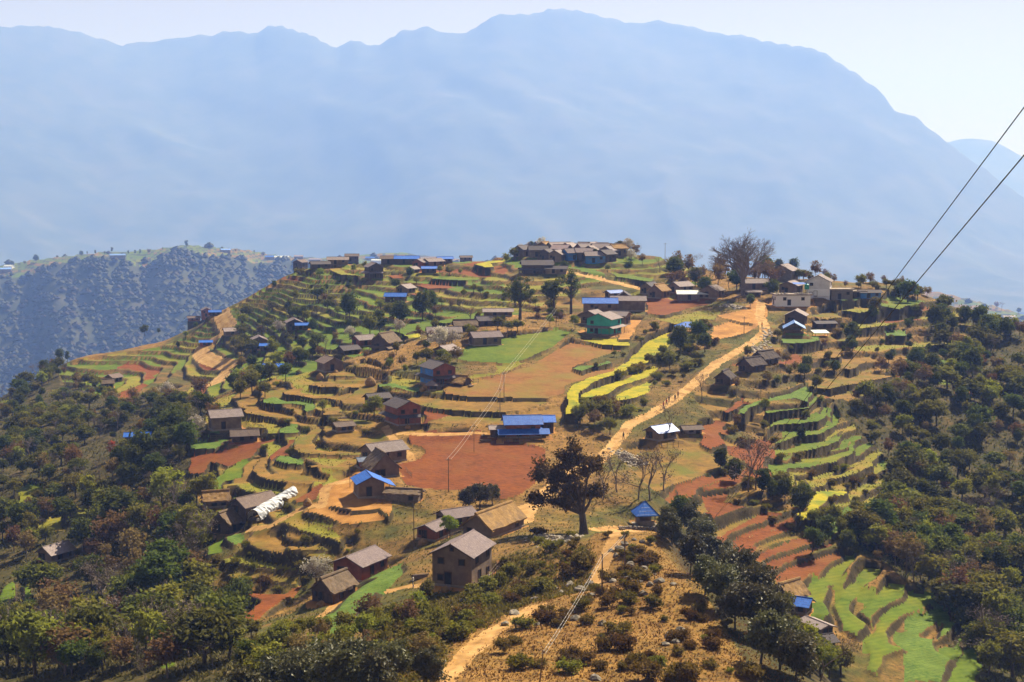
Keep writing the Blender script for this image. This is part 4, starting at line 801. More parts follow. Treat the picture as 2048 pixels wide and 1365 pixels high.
def house(spec, p, idx):
    lab, cat, u, v, L, W, H, yaw, rf, wl, op = spec
    rng = random.Random(idx * 7 + 3); R = ROOF[rf]; th_ = 'thatch' in rf
    root = empty({'house': 'village_house'}.get(cat, cat), (p[0], p[1], p[2]), math.radians(yaw)); tag(root, lab, cat, 'houses of the hilltop village' if op.get('far') else None)
    st = op.get('style', 'gable'); pt = op.get('pitch', .5); th = .28 if th_ else .09; ov = .55 if not th_ else .45; jit = .16 if th_ else .03
    rise = W / 2 * pt; far = p[1] > 480
    if wl == 'post':
        for sx in (-1, 1):
            for sy in (-1, 1): stick(root, sx * (L/2 - .15), sy * (W/2 - .15), -.6, H + (.0 if st != 'mono' else .1))
        if st == 'hip' and cat == 'pavilion':
            MB().box(-L/2 + .25, L/2 - .25, W/2 - .4, W/2 - .25, -.2, H - .2).build('back_wall', WALL['mud'], root); MB().box(-L/2 - .5, L/2 + .5, -W/2 - .5, W/2 + .5, -1.2, .12).build('floor_slab', PIPE, root)
            MB().box(-L/2 + .25, L/2 - .25, -W/2 + .25, -W/2 + .4, .12, 1.0).build('parapet', PIPE, root); MB().box(-L/2 + .25, -L/2 + .4, -W/2 + .4, W/2 - .4, .12, H - .4).build('side_wall', WALL['mud'], root)
    else:
        wm = WALL[wl]
        if st == 'gable':
            V = [(-L/2,-W/2,-1.5),(L/2,-W/2,-1.5),(L/2,W/2,-1.5),(-L/2,W/2,-1.5),(-L/2,-W/2,H),(L/2,-W/2,H),(L/2,W/2,H),(-L/2,W/2,H),(-L/2,0,H+rise),(L/2,0,H+rise)]
            MB().add(V, [(0,3,2,1),(0,1,5,4),(2,3,7,6),(1,2,6,9,5),(3,0,4,8,7),(4,5,9,8),(6,7,8,9)]).build('wall', wm, root)
        else: MB().box(-L/2, L/2, -W/2, W/2, -1.5, H).build('wall', wm, root)
        if wl == 'graywhite': MB().box(-L/2 - .03, L/2 + .03, -W/2 - .03, W/2 + .03, .6, H * .52).build('whitewashed_band', WALL['white'], root)
        if op.get('bluewall'): MB().box(-L/2, L/2, W/2 + .005, W/2 + .06, .2, H * .95).build('blue_side', WALL['bluewall'], root)
        if not far and wl in ('mud', 'brickred', 'teal'): MB().box(-L/2 - .12, L/2 + .12, -W/2 - .12, W/2 + .12, -1.6, .35).build('plinth', PIPE, root)
        nw = op.get('win', 1); hz = H - 1.5 if H > 2.4 else H - 1.1
        if op.get('door', 1):
            for sd, c in (('f', -L * .12), ('l', W * .1), ('r', -W * .1)):
                opening(root, 'door', sd, L, W, c, .36, .95, min(1.75, H - .6))
        for sd, ln in (('f', L), ('l', W), ('r', W)):
            if nw == 1: cs = [ln * .28]
            elif nw == 2: cs = [-ln * .25, ln * .28]
            else: cs = []
            for c in cs:
                opening(root, 'window', sd, L, W, c, hz, .85, .8)
                if H > 4.3 and not far and c > 0: opening(root, 'window', sd, L, W, c * 1.05, .9, .8, .8)
        if op.get('attic'): opening(root, 'window', 'l', L, W, 0, H + .5, .5, .5)
    if st == 'gable':
        cap = MB()
        for sg in (-1, 1):
            dz = ov * pt; V, Fc = slab(-L/2 - ov, L/2 + ov, sg * (W/2 + ov), H - dz + .02, 0, H + rise + .02, th, 10 if not far else 4, 5 if not far else 2, jit if not far else jit * .6, rng)
            if sg > 0: Fc = [f[::-1] for f in Fc]
            MB().add(V, Fc).build('roof_slope', R, root)
        cap.tube((-L/2 - ov - .03, 0, H + rise + th), (L/2 + ov + .03, 0, H + rise + th), .12 if not th_ else .28, .12 if not th_ else .26, 6).build('ridge_cap', R, root)
        if not th_:
            for sx in (-1, 1):
                for sg in (-1, 1):
                    x = sx * (L/2 + ov + .02); MB().tube((x, sg * (W/2 + ov), H - ov * pt - .02), (x, 0, H + rise - .02), .07, .07, 4).build('barge_board', FRAME, root)
    elif st == 'hip':
        a, b = L/2 + ov, W/2 + ov; k = max(L - W, 0) / 2; zr = H + min(a, b) * pt; e = .1
        V = [(-a,-b,H),(a,-b,H),(a,b,H),(-a,b,H),(-k - .01,0,zr),(k + .01,0,zr),(-a,-b,H-e),(a,-b,H-e),(a,b,H-e),(-a,b,H-e)]
        MB().add(V, [(0,1,5,4),(2,3,4,5)]).add(V, [(1,2,5),(3,0,4)]).add(V, [(6,7,1,0),(7,8,2,1),(8,9,3,2),(9,6,0,3),(9,8,7,6)]).build('roof', R, root)
        rb = MB()
        for sx in (-1, 1):
            for sy in (-1, 1): rb.tube((sx * a, sy * b, H + .02), (sx * k, 0, zr + .02), .05, .05, 4)
        rb.build('hip_ridges', R, root); MB().tube((0, 0, zr - .1), (0, 0, zr + .3), .09, .02, 6).build('finial', FRAME, root)
    elif st == 'mono':
        V, Fc = slab(-L/2 - .3, L/2 + .3, -W/2 - .3, H - .1, W/2 + .3, H - .1 + W * pt, .08, 6, 3, .03, rng); MB().add(V, Fc).build('roof', R, root)
    else:
        MB().box(-L/2 - .6, L/2 + .6, -W/2 - .6, W/2 + .6, H + .003, H + .28).build('roof_slab', R, root)
        pr = MB()
        for (a, b, c, d) in ((-L/2 - .5, L/2 + .5, -W/2 - .5, -W/2 - .3), (-L/2 - .5, L/2 + .5, W/2 + .3, W/2 + .5), (-L/2 - .5, -L/2 - .3, -W/2 - .29, W/2 + .29), (L/2 + .3, L/2 + .5, -W/2 - .29, W/2 + .29)): pr.box(a, b, c, d, H + .283, H + .42)
        pr.build('parapet', R, root)
        if rf == 'rubble':
            for k in range(26):
                x = rng.choice((-1, 1)) * rng.uniform(.12, .45) * L; y = rng.uniform(-.35, .35) * W; s = rng.uniform(.25, .55)
                b = rock_mesh(rng.randrange(4)); o = obj('rubble_stone', b, root, (x, y, H + .3 + s * .2)); o.scale = (s, s * .8, s * .6); o.rotation_euler = (0, 0, rng.uniform(0, 6))
    if op.get('pent'):
        zc = H * .55 if op['pent'] == 1 else H * .62; wd = 1.3 if op['pent'] == 1 else 1.9; dp = .55 if op['pent'] == 1 else .95
        for nm, (a0, a1, fy) in {'f': (-L/2 - wd, L/2 + wd, -1), 'b': (-L/2 - wd, L/2 + wd, 1)}.items():
            V, Fc = slab(a0, a1, fy * (W/2 + wd), zc - dp, fy * (W/2 + .01), zc, .08, 8, 2, .02, rng)
            if fy > 0: Fc = [f[::-1] for f in Fc]
            MB().add(V, Fc).build('skirt_roof', R, root)
        for sx in (-1, 1):
            V, Fc = slab(-W/2 - .0, W/2 + .0, -(L/2 + wd), zc - dp - .01, -(L/2 + .01), zc - .01, .08, 6, 2, .02, rng)
            V = [(sx * -y, x, z) for x, y, z in V]
            MB().add(V, Fc if sx < 0 else [f[::-1] for f in Fc]).build('skirt_roof', R, root)
        for k in range(4):
            stick(root, -L/2 - wd + .25, -W/2 + W * k / 3, -.8, zc - dp + .1); stick(root, -L/2 + L * k / 3, -W/2 - wd + .25, -.8, zc - dp + .1)
    if op.get('lean'):
        V, Fc = slab(-L/2 - .2, L/2 + .2, -W/2 - 2.2, H - .95, -W/2 - ov + .1, H - .33, .08, 6, 2, .03, rng); MB().add(V, Fc).build('lean_to_roof', R, root)
        for k in (-1, 1): stick(root, k * L * .45, -W/2 - 2.0, -.8, H - .9)
    return root
_ROCKS = []
ROCKM = simple('grey_rock', (.12, .105, .085), (.26, .225, .18), 1.6, (.30, .24, .17), .6, bs=.8); PALEROCK = simple('pale_stone', (.30, .25, .19), (.46, .40, .31), 2.5, (.36, .30, .23), .8)
def _rock(seed, m, n=7):
    rng = np.random.default_rng(seed); V = []
    for k, (zz, rr) in enumerate(((-.6, .7), (-.1, 1.0), (.4, .8), (.75, .35))):
        for i in range(n):
            a = 2 * math.pi * (i + .5 * (k % 2)) / n; r = rr * rng.uniform(.72, 1.15); V.append((r * math.cos(a), r * math.sin(a), zz + rng.uniform(-.14, .14)))
    Fc = [(k * n + i, k * n + (i + 1) % n, (k + 1) * n + (i + 1) % n, (k + 1) * n + i) for k in range(3) for i in range(n)] + [tuple(range(n - 1, -1, -1)), tuple(range(3 * n, 4 * n))]
    return MB().add(V, Fc).mesh('rock', m)
def rock_mesh(k):
    if not _ROCKS: _ROCKS.extend(_rock(s, ROCKM) for s in range(4))
    return _ROCKS[k % 4]
for _i, _h in enumerate(HOUSES): house(_h, HP[_i], _i)

# ---------------------------------------------------------------- trees and shrubs
def leafmat(name, c1, c2, trans=.42, rough=.7, spec=.1, vary=.45):
    m = bpy.data.materials.new(name); m.use_nodes = True; nt = m.node_tree; b = nt.nodes['Principled BSDF']
    oi = nt.nodes.new('ShaderNodeObjectInfo'); v = coords(nt); n = noise(nt, v, .55, 3); n2 = noise(nt, v, 4.0, 2)
    col = ramp(nt, math_n(nt, 'ADD', math_n(nt, 'MULTIPLY', n, .55), math_n(nt, 'MULTIPLY', n2, .45)), [(.36, c1), (.62, c2)])
    hs = nt.nodes.new('ShaderNodeHueSaturation'); nt.links.new(col, hs.inputs['Color'])
    nt.links.new(math_n(nt, 'MULTIPLY_ADD', oi.outputs['Random'], vary, 1 - vary / 2), hs.inputs['Value']); nt.links.new(math_n(nt, 'MULTIPLY_ADD', oi.outputs['Random'], .05, .475), hs.inputs['Hue'])
    nt.links.new(hs.outputs[0], b.inputs['Base Color']); b.inputs['Roughness'].default_value = rough; b.inputs['Specular IOR Level'].default_value = spec
    t = nt.nodes.new('ShaderNodeBsdfTranslucent'); nt.links.new(hs.outputs[0], t.inputs[0]); mx = nt.nodes.new('ShaderNodeMixShader'); mx.inputs[0].default_value = trans
    nt.links.new(b.outputs[0], mx.inputs[1]); nt.links.new(t.outputs[0], mx.inputs[2]); nt.links.new(mx.outputs[0], nt.nodes['Material Output'].inputs['Surface']); return m
LM = {'evergreen': leafmat('evergreen_leaves', (.026, .040, .008), (.145, .16, .022)), 'olive': leafmat('olive_leaves', (.066, .072, .011), (.26, .235, .034)), 'brown': leafmat('dry_leaves', (.10, .06, .024), (.25, .15, .055)),
 'oak': leafmat('oak_leaves', (.036, .042, .008), (.18, .175, .024)), 'light': leafmat('light_green_leaves', (.10, .11, .012), (.33, .31, .036)), 'glossy': leafmat('glossy_leaves', (.035, .04, .014), (.16, .14, .055), .25, .5, .22), 'fresh': leafmat('fresh_leaves', (.14, .17, .010), (.27, .28, .025)), 'blossom': leafmat('white_blossom', (.36, .30, .23), (.56, .50, .41), .3),
 'dark': leafmat('dark_bronze_leaves', (.042, .036, .009), (.18, .125, .028), .35), 'bamboo': leafmat('bamboo_leaves', (.03, .042, .008), (.10, .11, .018)), 'heath': leafmat('heath_leaves', (.07, .046, .010), (.22, .135, .03)),
 'scrub': leafmat('scrub_leaves', (.07, .07, .010), (.26, .225, .028)), 'red': leafmat('red_leaves', (.25, .03, .02), (.42, .06, .03))}
BARK = simple('bark', (.05, .038, .03), (.11, .085, .065), 3, bs=.6); GREYBARK = simple('grey_bark', (.13, .105, .09), (.22, .18, .155), 3, bs=.4); PALEBARK = simple('pale_bark', (.12, .09, .07), (.22, .17, .13), 3, bs=.6)
def leaf_cards(C, size, rng, up=0.0, long=1.6):
    n = len(C); d = rng.normal(size=(n, 3)); d[:, 2] += up; d /= np.linalg.norm(d, axis=1)[:, None]
    e = rng.normal(size=(n, 3)); e -= (e * d).sum(1)[:, None] * d; e /= np.linalg.norm(e, axis=1)[:, None]
    s = size * rng.uniform(.6, 1.3, (n, 1)); a = d * s * long * .5; b = e * s * .5; k = np.cross(d, e) * s * .18
    V = np.stack([C - a, C - b + k, C + a, C + b + k], 1).reshape(-1, 3); return V, np.arange(4 * n).reshape(-1, 4)
def blobs_tree(name, seed, h, rx, rz, z0, nb, nl, lsz, br, m, bark=BARK, trunk_r=.18, flat=1.0, open_=.25, up=0.0, dense=.5):
    """trunk with limbs reaching out to uneven clumps of leaves"""
    rng = np.random.default_rng(seed); tm = MB(); lean = rng.uniform(-.35, .35, 2); cz = z0 + rz
    mid = np.array((lean[0] * .5, lean[1] * .5, z0 * .9 + .2)); base = np.array((0, 0, -.5)); tm.tube(base, mid, trunk_r * 1.25, trunk_r * .85, 7)
    top = np.array((lean[0], lean[1], cz + rz * .3)); tm.tube(mid, top, trunk_r * .85, trunk_r * .3, 6); Cs = []
    for k in range(nb):
        d = rng.normal(size=3); d /= np.linalg.norm(d); r = rng.uniform(dense, 1.0) * (1 - open_ * rng.random())
        c = np.array((lean[0] + d[0] * rx * r, lean[1] + d[1] * rx * r, cz + d[2] * rz * r * flat)); s = mid + (top - mid) * rng.uniform(0, .8)
        j = (s + c) / 2 + rng.normal(size=3) * .15 * rx * .3; tm.tube(s, j, trunk_r * .32, trunk_r * .2, 4); tm.tube(j, c, trunk_r * .2, trunk_r * .06, 4)
        q = rng.normal(size=(nl, 3)) * .52; bb = br * rng.uniform(.5, 1.4); Cs.append(c + q * bb * np.array((1, 1, .75)))
    V, Fc = leaf_cards(np.vstack(Cs), lsz, rng, up)
    return tm.mesh(name + '_trunk', bark), mesh_np(name + '_crown', V, Fc, [m])
def twig_tree(name, seed, h, spread, depth, r0, bark, leaf=None, nl=0, lsz=.25, first=.3, kids=(2, 3), up=.25, shrink=.74, fan=0):
    rng = np.random.default_rng(seed); tr = MB(); cr = MB(); tips = []
    def go(p, d, ln, r, k):
        n = 2 if k < 2 else 1; q = p
        for i in range(n):
            d = d + rng.normal(size=3) * .10; d[2] += .04; d = d / np.linalg.norm(d); q2 = q + d * ln / n
            (tr if k < 3 else cr).tube(q, q2, r * (1 - .25 * i / n), r * (1 - .25 * (i + 1) / n), 6 if k < 2 else (4 if k < 4 else 3)); q = q2
        if k >= depth: tips.append(q); return
        nk = int(rng.integers(kids[0], kids[1] + 1)) + (1 if k == 0 else 0)
        if k == 0 and fan: nk = fan
        for i in range(nk):
            e = d + rng.normal(size=3) * spread
            if k == 0 and fan: w_ = 6.283 * i / fan + rng.uniform(-.3, .3); tl = .12 if i == 0 else rng.uniform(.3, .8); e = np.array((math.cos(w_) * tl, math.sin(w_) * tl, 1.0))
            e = np.array(e); e[2] = e[2] * .8 + up; e = e / np.linalg.norm(e); go(q, e, ln * shrink * rng.uniform(.75, 1.15), r * .62, k + 1)
        if k >= 2: tips.append(q)
    go(np.array((0, 0, -.4)), np.array((0, 0, 1.0)), h * first, r0, 0)
    hh = max(t[2] for t in tips); mats = [bark]; V = np.array(cr.v); fl = cr.f
    me = bpy.data.meshes.new(name + '_twigs')
    if leaf:
        C = np.repeat(np.array(tips), nl, 0) + rng.normal(size=(len(tips) * nl, 3)) * .35; LV, LF = leaf_cards(C, lsz, rng); n = len(cr.v); cr.v += [tuple(x) for x in LV]; cr.f += [tuple(x) for x in (LF + n).tolist()]; mats.append(leaf)
    me.from_pydata(cr.v, [], cr.f)
    for m in mats: me.materials.append(m)
    if leaf: me.polygons.foreach_set('material_index', np.array([0] * len(fl) + [1] * (len(cr.f) - len(fl)), np.int32))
    me.update(); return tr.mesh(name + '_trunk', bark), me, hh
PROTO = {}
def reg(kind, h, t, c): PROTO.setdefault(kind, []).append((h, t, c))
for s in range(4): reg('evergreen', 8.0, *blobs_tree('evergreen', 100 + s, 8, 2.5, 2.9, 2.2, 24 + 3 * s, 85, .46, 1.15, LM['evergreen']))
for s in range(3): reg('broadleaf', 7.0, *blobs_tree('broadleaf', 120 + s, 7, 2.5, 2.4, 2.2, 22, 65, .42, 1.0, LM['olive']))
for s in range(3): reg('roundtree', 6.5, *blobs_tree('roundtree', 115 + s, 6.5, 2.9, 2.1, 1.9, 26, 75, .44, 1.05, LM['oak'], open_=.35))
for s in range(3): reg('lighttree', 6.5, *blobs_tree('lighttree', 125 + s, 6.5, 2.3, 2.3, 1.9, 20, 60, .38, .95, LM['light']))
for s in range(2): reg('drytree', 7.0, *blobs_tree('drytree', 130 + s, 7, 2.3, 2.5, 2.0, 20, 38, .36, 1.0, LM['brown'], PALEBARK, .12))
for s in range(3):
    t, c, hh = twig_tree('bare', 140 + s, 8, .42, 5, .14, PALEBARK, LM['brown'], 2, .14); reg('bare', hh, t, c)
for s in range(3): reg('glossy', 6.0, *blobs_tree('glossy', 150 + s, 6, 2.4, 2.3, 1.4, 30, 130, .27, .85, LM['glossy'], trunk_r=.14))
for s in range(2): reg('fresh', 6.0, *blobs_tree('fresh', 160 + s, 6, 1.9, 2.0, 2.0, 16, 60, .32, .85, LM['fresh'], trunk_r=.12))
for s in range(2): reg('blossom', 5.5, *blobs_tree('blossom', 170 + s, 5.5, 2.2, 1.9, 1.7, 22, 46, .26, .8, LM['blossom'], PALEBARK, .13))
reg('column', 9.0, *blobs_tree('column', 180, 9, 1.1, 4.0, 1.0, 26, 80, .4, .8, LM['evergreen']))
for s in range(2): reg('bamboo', 6.5, *blobs_tree('bamboo', 190 + s, 6.5, 1.7, 3.0, .4, 26, 90, .34, .75, LM['bamboo'], trunk_r=.08, up=1.2))
reg('red', 5.5, *blobs_tree('redtree', 200, 5.5, 1.4, 2.2, 1.2, 14, 60, .3, .7, LM['red'], trunk_r=.1))
for s in range(3): reg('scrub', 1.9, *blobs_tree('scrub', 210 + s, 1.9, 1.05, .75, .15, 12, 75, .2, .5, LM['scrub'], trunk_r=.05, up=.6))
for s in range(3): reg('heath', 1.3, *blobs_tree('heath', 220 + s, 1.3, .95, .55, .05, 14, 85, .15, .42, LM['heath'], trunk_r=.04, up=1.2))
NOUN = {'evergreen': ('evergreen_tree', 'dark evergreen tree', 'tree'), 'broadleaf': ('broadleaf_tree', 'olive broadleaf tree', 'tree'), 'roundtree': ('round_crowned_tree', 'dark round crowned tree', 'tree'), 'lighttree': ('leafy_tree', 'light green leafy tree', 'tree'), 'drytree': ('dry_tree', 'brownish half dry tree', 'tree'), 'bare': ('bare_tree', 'thin bare brown tree', 'tree'),
 'glossy': ('glossy_tree', 'glossy dark leaved tree', 'tree'), 'fresh': ('fresh_green_tree', 'yellow-green fresh leaved tree', 'tree'), 'blossom': ('blossom_tree', 'whitish blossoming tree', 'tree'), 'column': ('column_tree', 'narrow dark column tree', 'tree'),
 'bamboo': ('bamboo_clump', 'feathery bamboo clump', 'bamboo'), 'red': ('red_leaved_tree', 'small tree with red leaves', 'tree'), 'scrub': ('green_shrub', 'low green shrub', 'shrub'), 'heath': ('brown_shrub', 'low brown heath shrub', 'shrub')}
GRP = {'tree': 'trees on the slopes and between the terraces', 'bamboo': 'bamboo clumps below the terraces', 'shrub': 'shrubs on the slopes and terrace banks'}
PLANTED = []
def plant(kind, p, h, u, v, label=None, rng=random, squash=1.0, var=None):
    k = rng.randrange(len(PROTO[kind])) if var is None else var % len(PROTO[kind]); hh, t, c = PROTO[kind][k]; nm, what, cat = NOUN[kind]; h = h * (shrink(p[1]) if p[1] < 900 else 1.0); s = h / hh
    r = empty(nm, (float(p[0]), float(p[1]), float(p[2])), rng.uniform(0, 6.28)); q1 = rng.uniform(.82, 1.2); r.scale = (s * squash * q1, s * squash / q1, s)
    obj('trunk' if cat != 'shrub' else 'stem', t, r); obj('crown' if cat != 'shrub' else 'foliage', c, r)
    if label: tag(r, label, cat, GRP[cat])
    else: auto(r, what, u, v - h * .5 * F / max(p[1], 60), cat, GRP[cat])
    PLANTED.append((p[0], p[1])); return r
def near_type(x, y):
    a = math.atan2(x, y); c = int(round((a - AZ[0]) / (AZ[1] - AZ[0]))); r = int(round(math.log(max(math.hypot(x, y), DD[0]) / DD[0]) / math.log(DD[1] / DD[0])))
    return T[min(max(r, 0), NR - 1), min(max(c, 0), NA - 1)]
# single trees one would point out
_t, _c2, _hh = twig_tree('giant', 5, 25, .36, 8, .62, GREYBARK, None, first=.15, kids=(2, 3), up=.12, shrink=.80, fan=8)
def big_single(name, label, u, v, h, t, c, hh, sx=1.0):
    p = cast(u, v, Z)[0]; h = h * shrink(p[1]); r = tag(empty(name, tuple(p)), label, 'tree'); r.scale = (h / hh * sx, h / hh * sx, h / hh); obj('trunk', t, r); obj('crown', c, r); PLANTED.append((p[0], p[1])); return r
big_single('giant_bare_tree', 'giant bare tree with a wide dome of branches by the village road', 1487, 590, 26.5, _t, _c2, _hh, 1.05)
def lobed_tree(name, seed, lobes, lsz, m, bark, tr):
    """an old tree whose crown is several uneven lobes on bent limbs"""
    rng = np.random.default_rng(seed); tm = MB(); Cs = []; fork = np.array((-.3, 0, 3.4)); tm.tube((0, 0, -.6), (-.1, 0, 1.6), tr * 1.5, tr, 9); tm.tube((-.1, 0, 1.6), fork, tr, tr * .85, 9)
    for cx, cy, cz, r, nb in lobes:
        c = np.array((cx, cy, cz)); mid = fork + (c - fork) * .5 + np.array((0, 0, rng.uniform(-.6, .8))); tm.tube(fork, mid, tr * .5, tr * .36, 6); tm.tube(mid, c, tr * .36, tr * .14, 6)
        for k in range(nb):
            d = rng.normal(size=3); d /= np.linalg.norm(d); q = c + d * r * rng.uniform(.35, 1.0) * np.array((1, 1, .8)); s = mid + (c - mid) * rng.uniform(.3, 1)
            tm.tube(s, (s + q) / 2 + rng.normal(size=3) * .2, tr * .12, tr * .08, 4); tm.tube((s + q) / 2, q, tr * .08, tr * .03, 4); Cs.append(q + rng.normal(size=(90, 3)) * .5 * rng.uniform(.6, 1.3) * np.array((1, 1, .75)))
    V, Fc = leaf_cards(np.vstack(Cs), lsz, rng); return tm.mesh(name + '_trunk', bark), mesh_np(name + '_crown', V, Fc, [m])
_t, _c2 = lobed_tree('bigdark', 307, [(-2.6, 0, 13.2, 2.9, 18), (-5.8, .5, 10.0, 2.8, 16), (.6, -.5, 11.0, 2.7, 15), (-2.4, .8, 8.6, 2.9, 16), (-7.0, 0, 6.2, 2.0, 9), (1.7, .3, 7.2, 1.9, 9), (-4.0, -1, 5.6, 2.0, 9), (-1, 1.5, 6, 1.8, 7)], .33, LM['dark'], BARK, .62)
big_single('big_dark_tree', 'big dark bronze leaved tree standing beside the road below the blue house', 1168, 1070, 16.5, _t, _c2, 16.0)
_t, _c2 = blobs_tree('oldoak', 302, 16, 5.6, 5.8, 4.2, 36, 85, .45, 1.25, LM['evergreen'], BARK, .5, open_=.5, dense=.45)
big_single('old_evergreen_tree', 'tall gnarled evergreen above the wheat field, leftmost of three', 1040, 640, 17, _t, _c2, 16)
_t, _c2 = blobs_tree('oldoak2', 303, 16, 5.2, 5.2, 5.0, 38, 85, .45, 1.3, LM['evergreen'], BARK, .5, open_=.45, dense=.4)
big_single('old_evergreen_tree', 'tall dense evergreen above the wheat field, middle of three', 1108, 632, 16.5, _t, _c2, 16)
_t, _c2 = blobs_tree('oldoak3', 304, 16, 3.8, 4.4, 7.0, 20, 75, .45, 1.15, LM['evergreen'], BARK, .45, open_=.3, dense=.6)
big_single('old_evergreen_tree', 'tall thin crowned evergreen above the wheat field, rightmost of three', 1142, 628, 16.5, _t, _c2, 16)
HAND = [('evergreen',1360,712,9.5),('evergreen',1395,690,8.5),('broadleaf',1340,740,6),('evergreen',1410,705,6.5),('glossy',960,1018,5.2),('glossy',930,1022,4.4),('glossy',985,1010,4),
 ('blossom',632,1172,5.2),('blossom',880,705,8.5),('blossom',905,700,7),('blossom',1082,500,9),('blossom',1256,510,8),('blossom',395,872,6),('blossom',1060,503,7),('blossom',335,800,7),('blossom',560,668,6),('blossom',700,680,5.5),('blossom',800,672,6),
 ('fresh',748,835,6.2),('fresh',735,842,5),('fresh',645,830,4.4),('fresh',900,1078,4.2),('fresh',1100,655,5),('fresh',1150,660,5.5),('fresh',1530,830,4.6),('fresh',1340,700,4),('fresh',640,560,6),
 ('column',625,722,9),('column',135,725,9),('column',1190,520,6),('bamboo',1440,938,5.4),('bamboo',1470,962,5.8),('bamboo',1524,988,6.2),('bamboo',1600,880,4),
 ('evergreen',1600,1030,6),('evergreen',1570,1005,5),('evergreen',1545,1000,4.4),('evergreen',1625,1105,5),('broadleaf',1665,1060,5),
 ('bare',1205,1000,8),('bare',1235,985,8),('bare',1276,1000,9),('bare',1300,1002,10),('bare',1498,985,12),('bare',1335,880,9),('bare',1405,800,8),('bare',1330,985,9),('bare',1512,980,10),
 ('broadleaf',1180,845,6),('broadleaf',1210,850,6.5),('broadleaf',1160,850,5.5),('drytree',1230,840,6),('drytree',1190,860,5),('broadleaf',1220,870,4.5),
 ('evergreen',700,640,11),('evergreen',760,668,9),('evergreen',800,655,10),('evergreen',845,642,11),('evergreen',860,628,9),('bare',942,650,11),('broadleaf',740,672,8),('broadleaf',780,640,7),
 ('red',226,918,5.5),('evergreen',285,935,10),('evergreen',325,925,9),('evergreen',270,950,8),('evergreen',240,945,7),('broadleaf',505,790,8),('broadleaf',480,800,6.5),('drytree',402,800,9),('drytree',425,850,7),('broadleaf',530,795,5),
 ('evergreen',290,672,8),('evergreen',318,668,4),('evergreen',120,722,8),('evergreen',1588,545,9.5),('evergreen',1558,545,9),('evergreen',1530,560,10),('drytree',1630,560,8),('drytree',1650,558,7),('evergreen',1500,615,5),('evergreen',1545,596,7),
 ('evergreen',1240,512,7),('drytree',1248,508,9),('evergreen',1062,500,6),('evergreen',1815,605,8.5),('evergreen',1800,600,7),('broadleaf',1835,602,6),('evergreen',1705,690,8),('evergreen',1700,700,5),('broadleaf',1750,625,6),('evergreen',1745,640,5),
 ('evergreen',1870,660,9),('evergreen',1885,650,8),('evergreen',1930,650,7),('evergreen',1960,655,8.5),('evergreen',1930,740,9),('evergreen',1945,755,10),('evergreen',1920,770,8),('evergreen',2010,680,8),('evergreen',1410,590,7),('evergreen',1390,575,8),
 ('drytree',1272,516,7),('blossom',1262,524,6),('evergreen',1128,545,5),('broadleaf',1030,520,6),('lighttree',1012,528,5),('drytree',1285,530,5),('blossom',1040,505,6),('evergreen',1258,545,5),('lighttree',1215,545,4),('glossy',560,1350,6),('glossy',640,1355,6.5),('glossy',720,1362,6),('glossy',790,1372,5),('glossy',500,1365,6),('glossy',850,1385,4.5),('glossy',600,1375,6.5),('glossy',680,1385,6.5),('glossy',760,1392,5.5),('glossy',450,1370,6),
 ('evergreen',1360,1060,6.0),('glossy',1375,1075,6.5),('glossy',1345,1090,5.5),('glossy',1400,1110,6.5),('glossy',1420,1140,6.5),('glossy',1380,1150,5.5),('glossy',1450,1160,6.6),('glossy',1480,1200,6.6),('glossy',1440,1220,5.5),('glossy',1510,1230,6.4),('glossy',1500,1270,6),('glossy',1540,1290,6),('glossy',1520,1330,6),('glossy',1560,1340,6),('glossy',1470,1260,5),('glossy',1410,1190,5),('glossy',1590,1370,5.5),('glossy',1335,1065,4.5),
 ('evergreen',480,1235,6.5),('evergreen',455,1245,6),('evergreen',350,1100,8),('evergreen',335,1190,10),('evergreen',320,1220,10),('bare',632,1180,5)]
_r = random.Random(5)
for kind, u, v, h in HAND:
    if kind == 'glossy' and v > 1340 and u < 900:
        x, y, z_ = at(u, min(v, 1364), 142 - (v - 1345) * .25); p = np.array((float(x), float(y), float(sample(Z, np.array([x]), np.array([y]))[0])))
        plant(kind, p, h, u, min(v, 1360), rng=_r)
    else: plant(kind, cast(u, v, Z)[0], h, u, v, rng=_r)
LROAD = smooth_pts(ROADS[4][2])
def scatter(poly, n, mixk, h0, h1, seed, gap=.42, allow=(0,), squash=(.85, 1.35), clump=None):
    rng = random.Random(seed); P = np.array(poly, float); x0, y0 = P.min(0); x1, y1 = P.max(0); made = 0; tries = 0; kinds = [k for k, w in mixk]; w = [b for a, b in mixk]
    grid = {}
    for a, b in PLANTED: grid.setdefault((int(a // 6), int(b // 6)), []).append((a, b))
    while made < n and tries < n * 14:
        tries += 1; u, v = rng.uniform(x0, x1), rng.uniform(y0, y1)
        if not 3 < u < 2045 or v > 1362: continue
        if not inpoly(np.array([u]), np.array([v]), P)[0]: continue
        p = cast(u, v, Z)[0]
        if p[1] > 690 or near_type(p[0], p[1]) not in allow: continue
        if 370 < u < 490 and 590 < v < 830 and np.min(np.hypot(LROAD[:, 0] - u, (LROAD[:, 1] + 10 - v) * .8)) < 22: continue
        if clump is not None and float(fbm(np.array([p[0] / 26]), np.array([p[1] / 34]), 71, 2)[0]) < -.12 + clump and rng.random() < .8: continue
        h = rng.uniform(h0, h1); g = gap * h; c = (int(p[0] // 6), int(p[1] // 6))
        if any(math.hypot(p[0] - a, p[1] - b) < g for i in (-1, 0, 1) for j in (-1, 0, 1) for a, b in grid.get((c[0] + i, c[1] + j), ())): continue
        if np.min(np.hypot(HP[:, 0] - p[0], HP[:, 1] - p[1])) < 4.5: continue
        plant(rng.choices(kinds, w)[0], p, h, u, v, rng=rng, squash=rng.uniform(*squash)); grid.setdefault(c, []).append((p[0], p[1])); made += 1
    return made
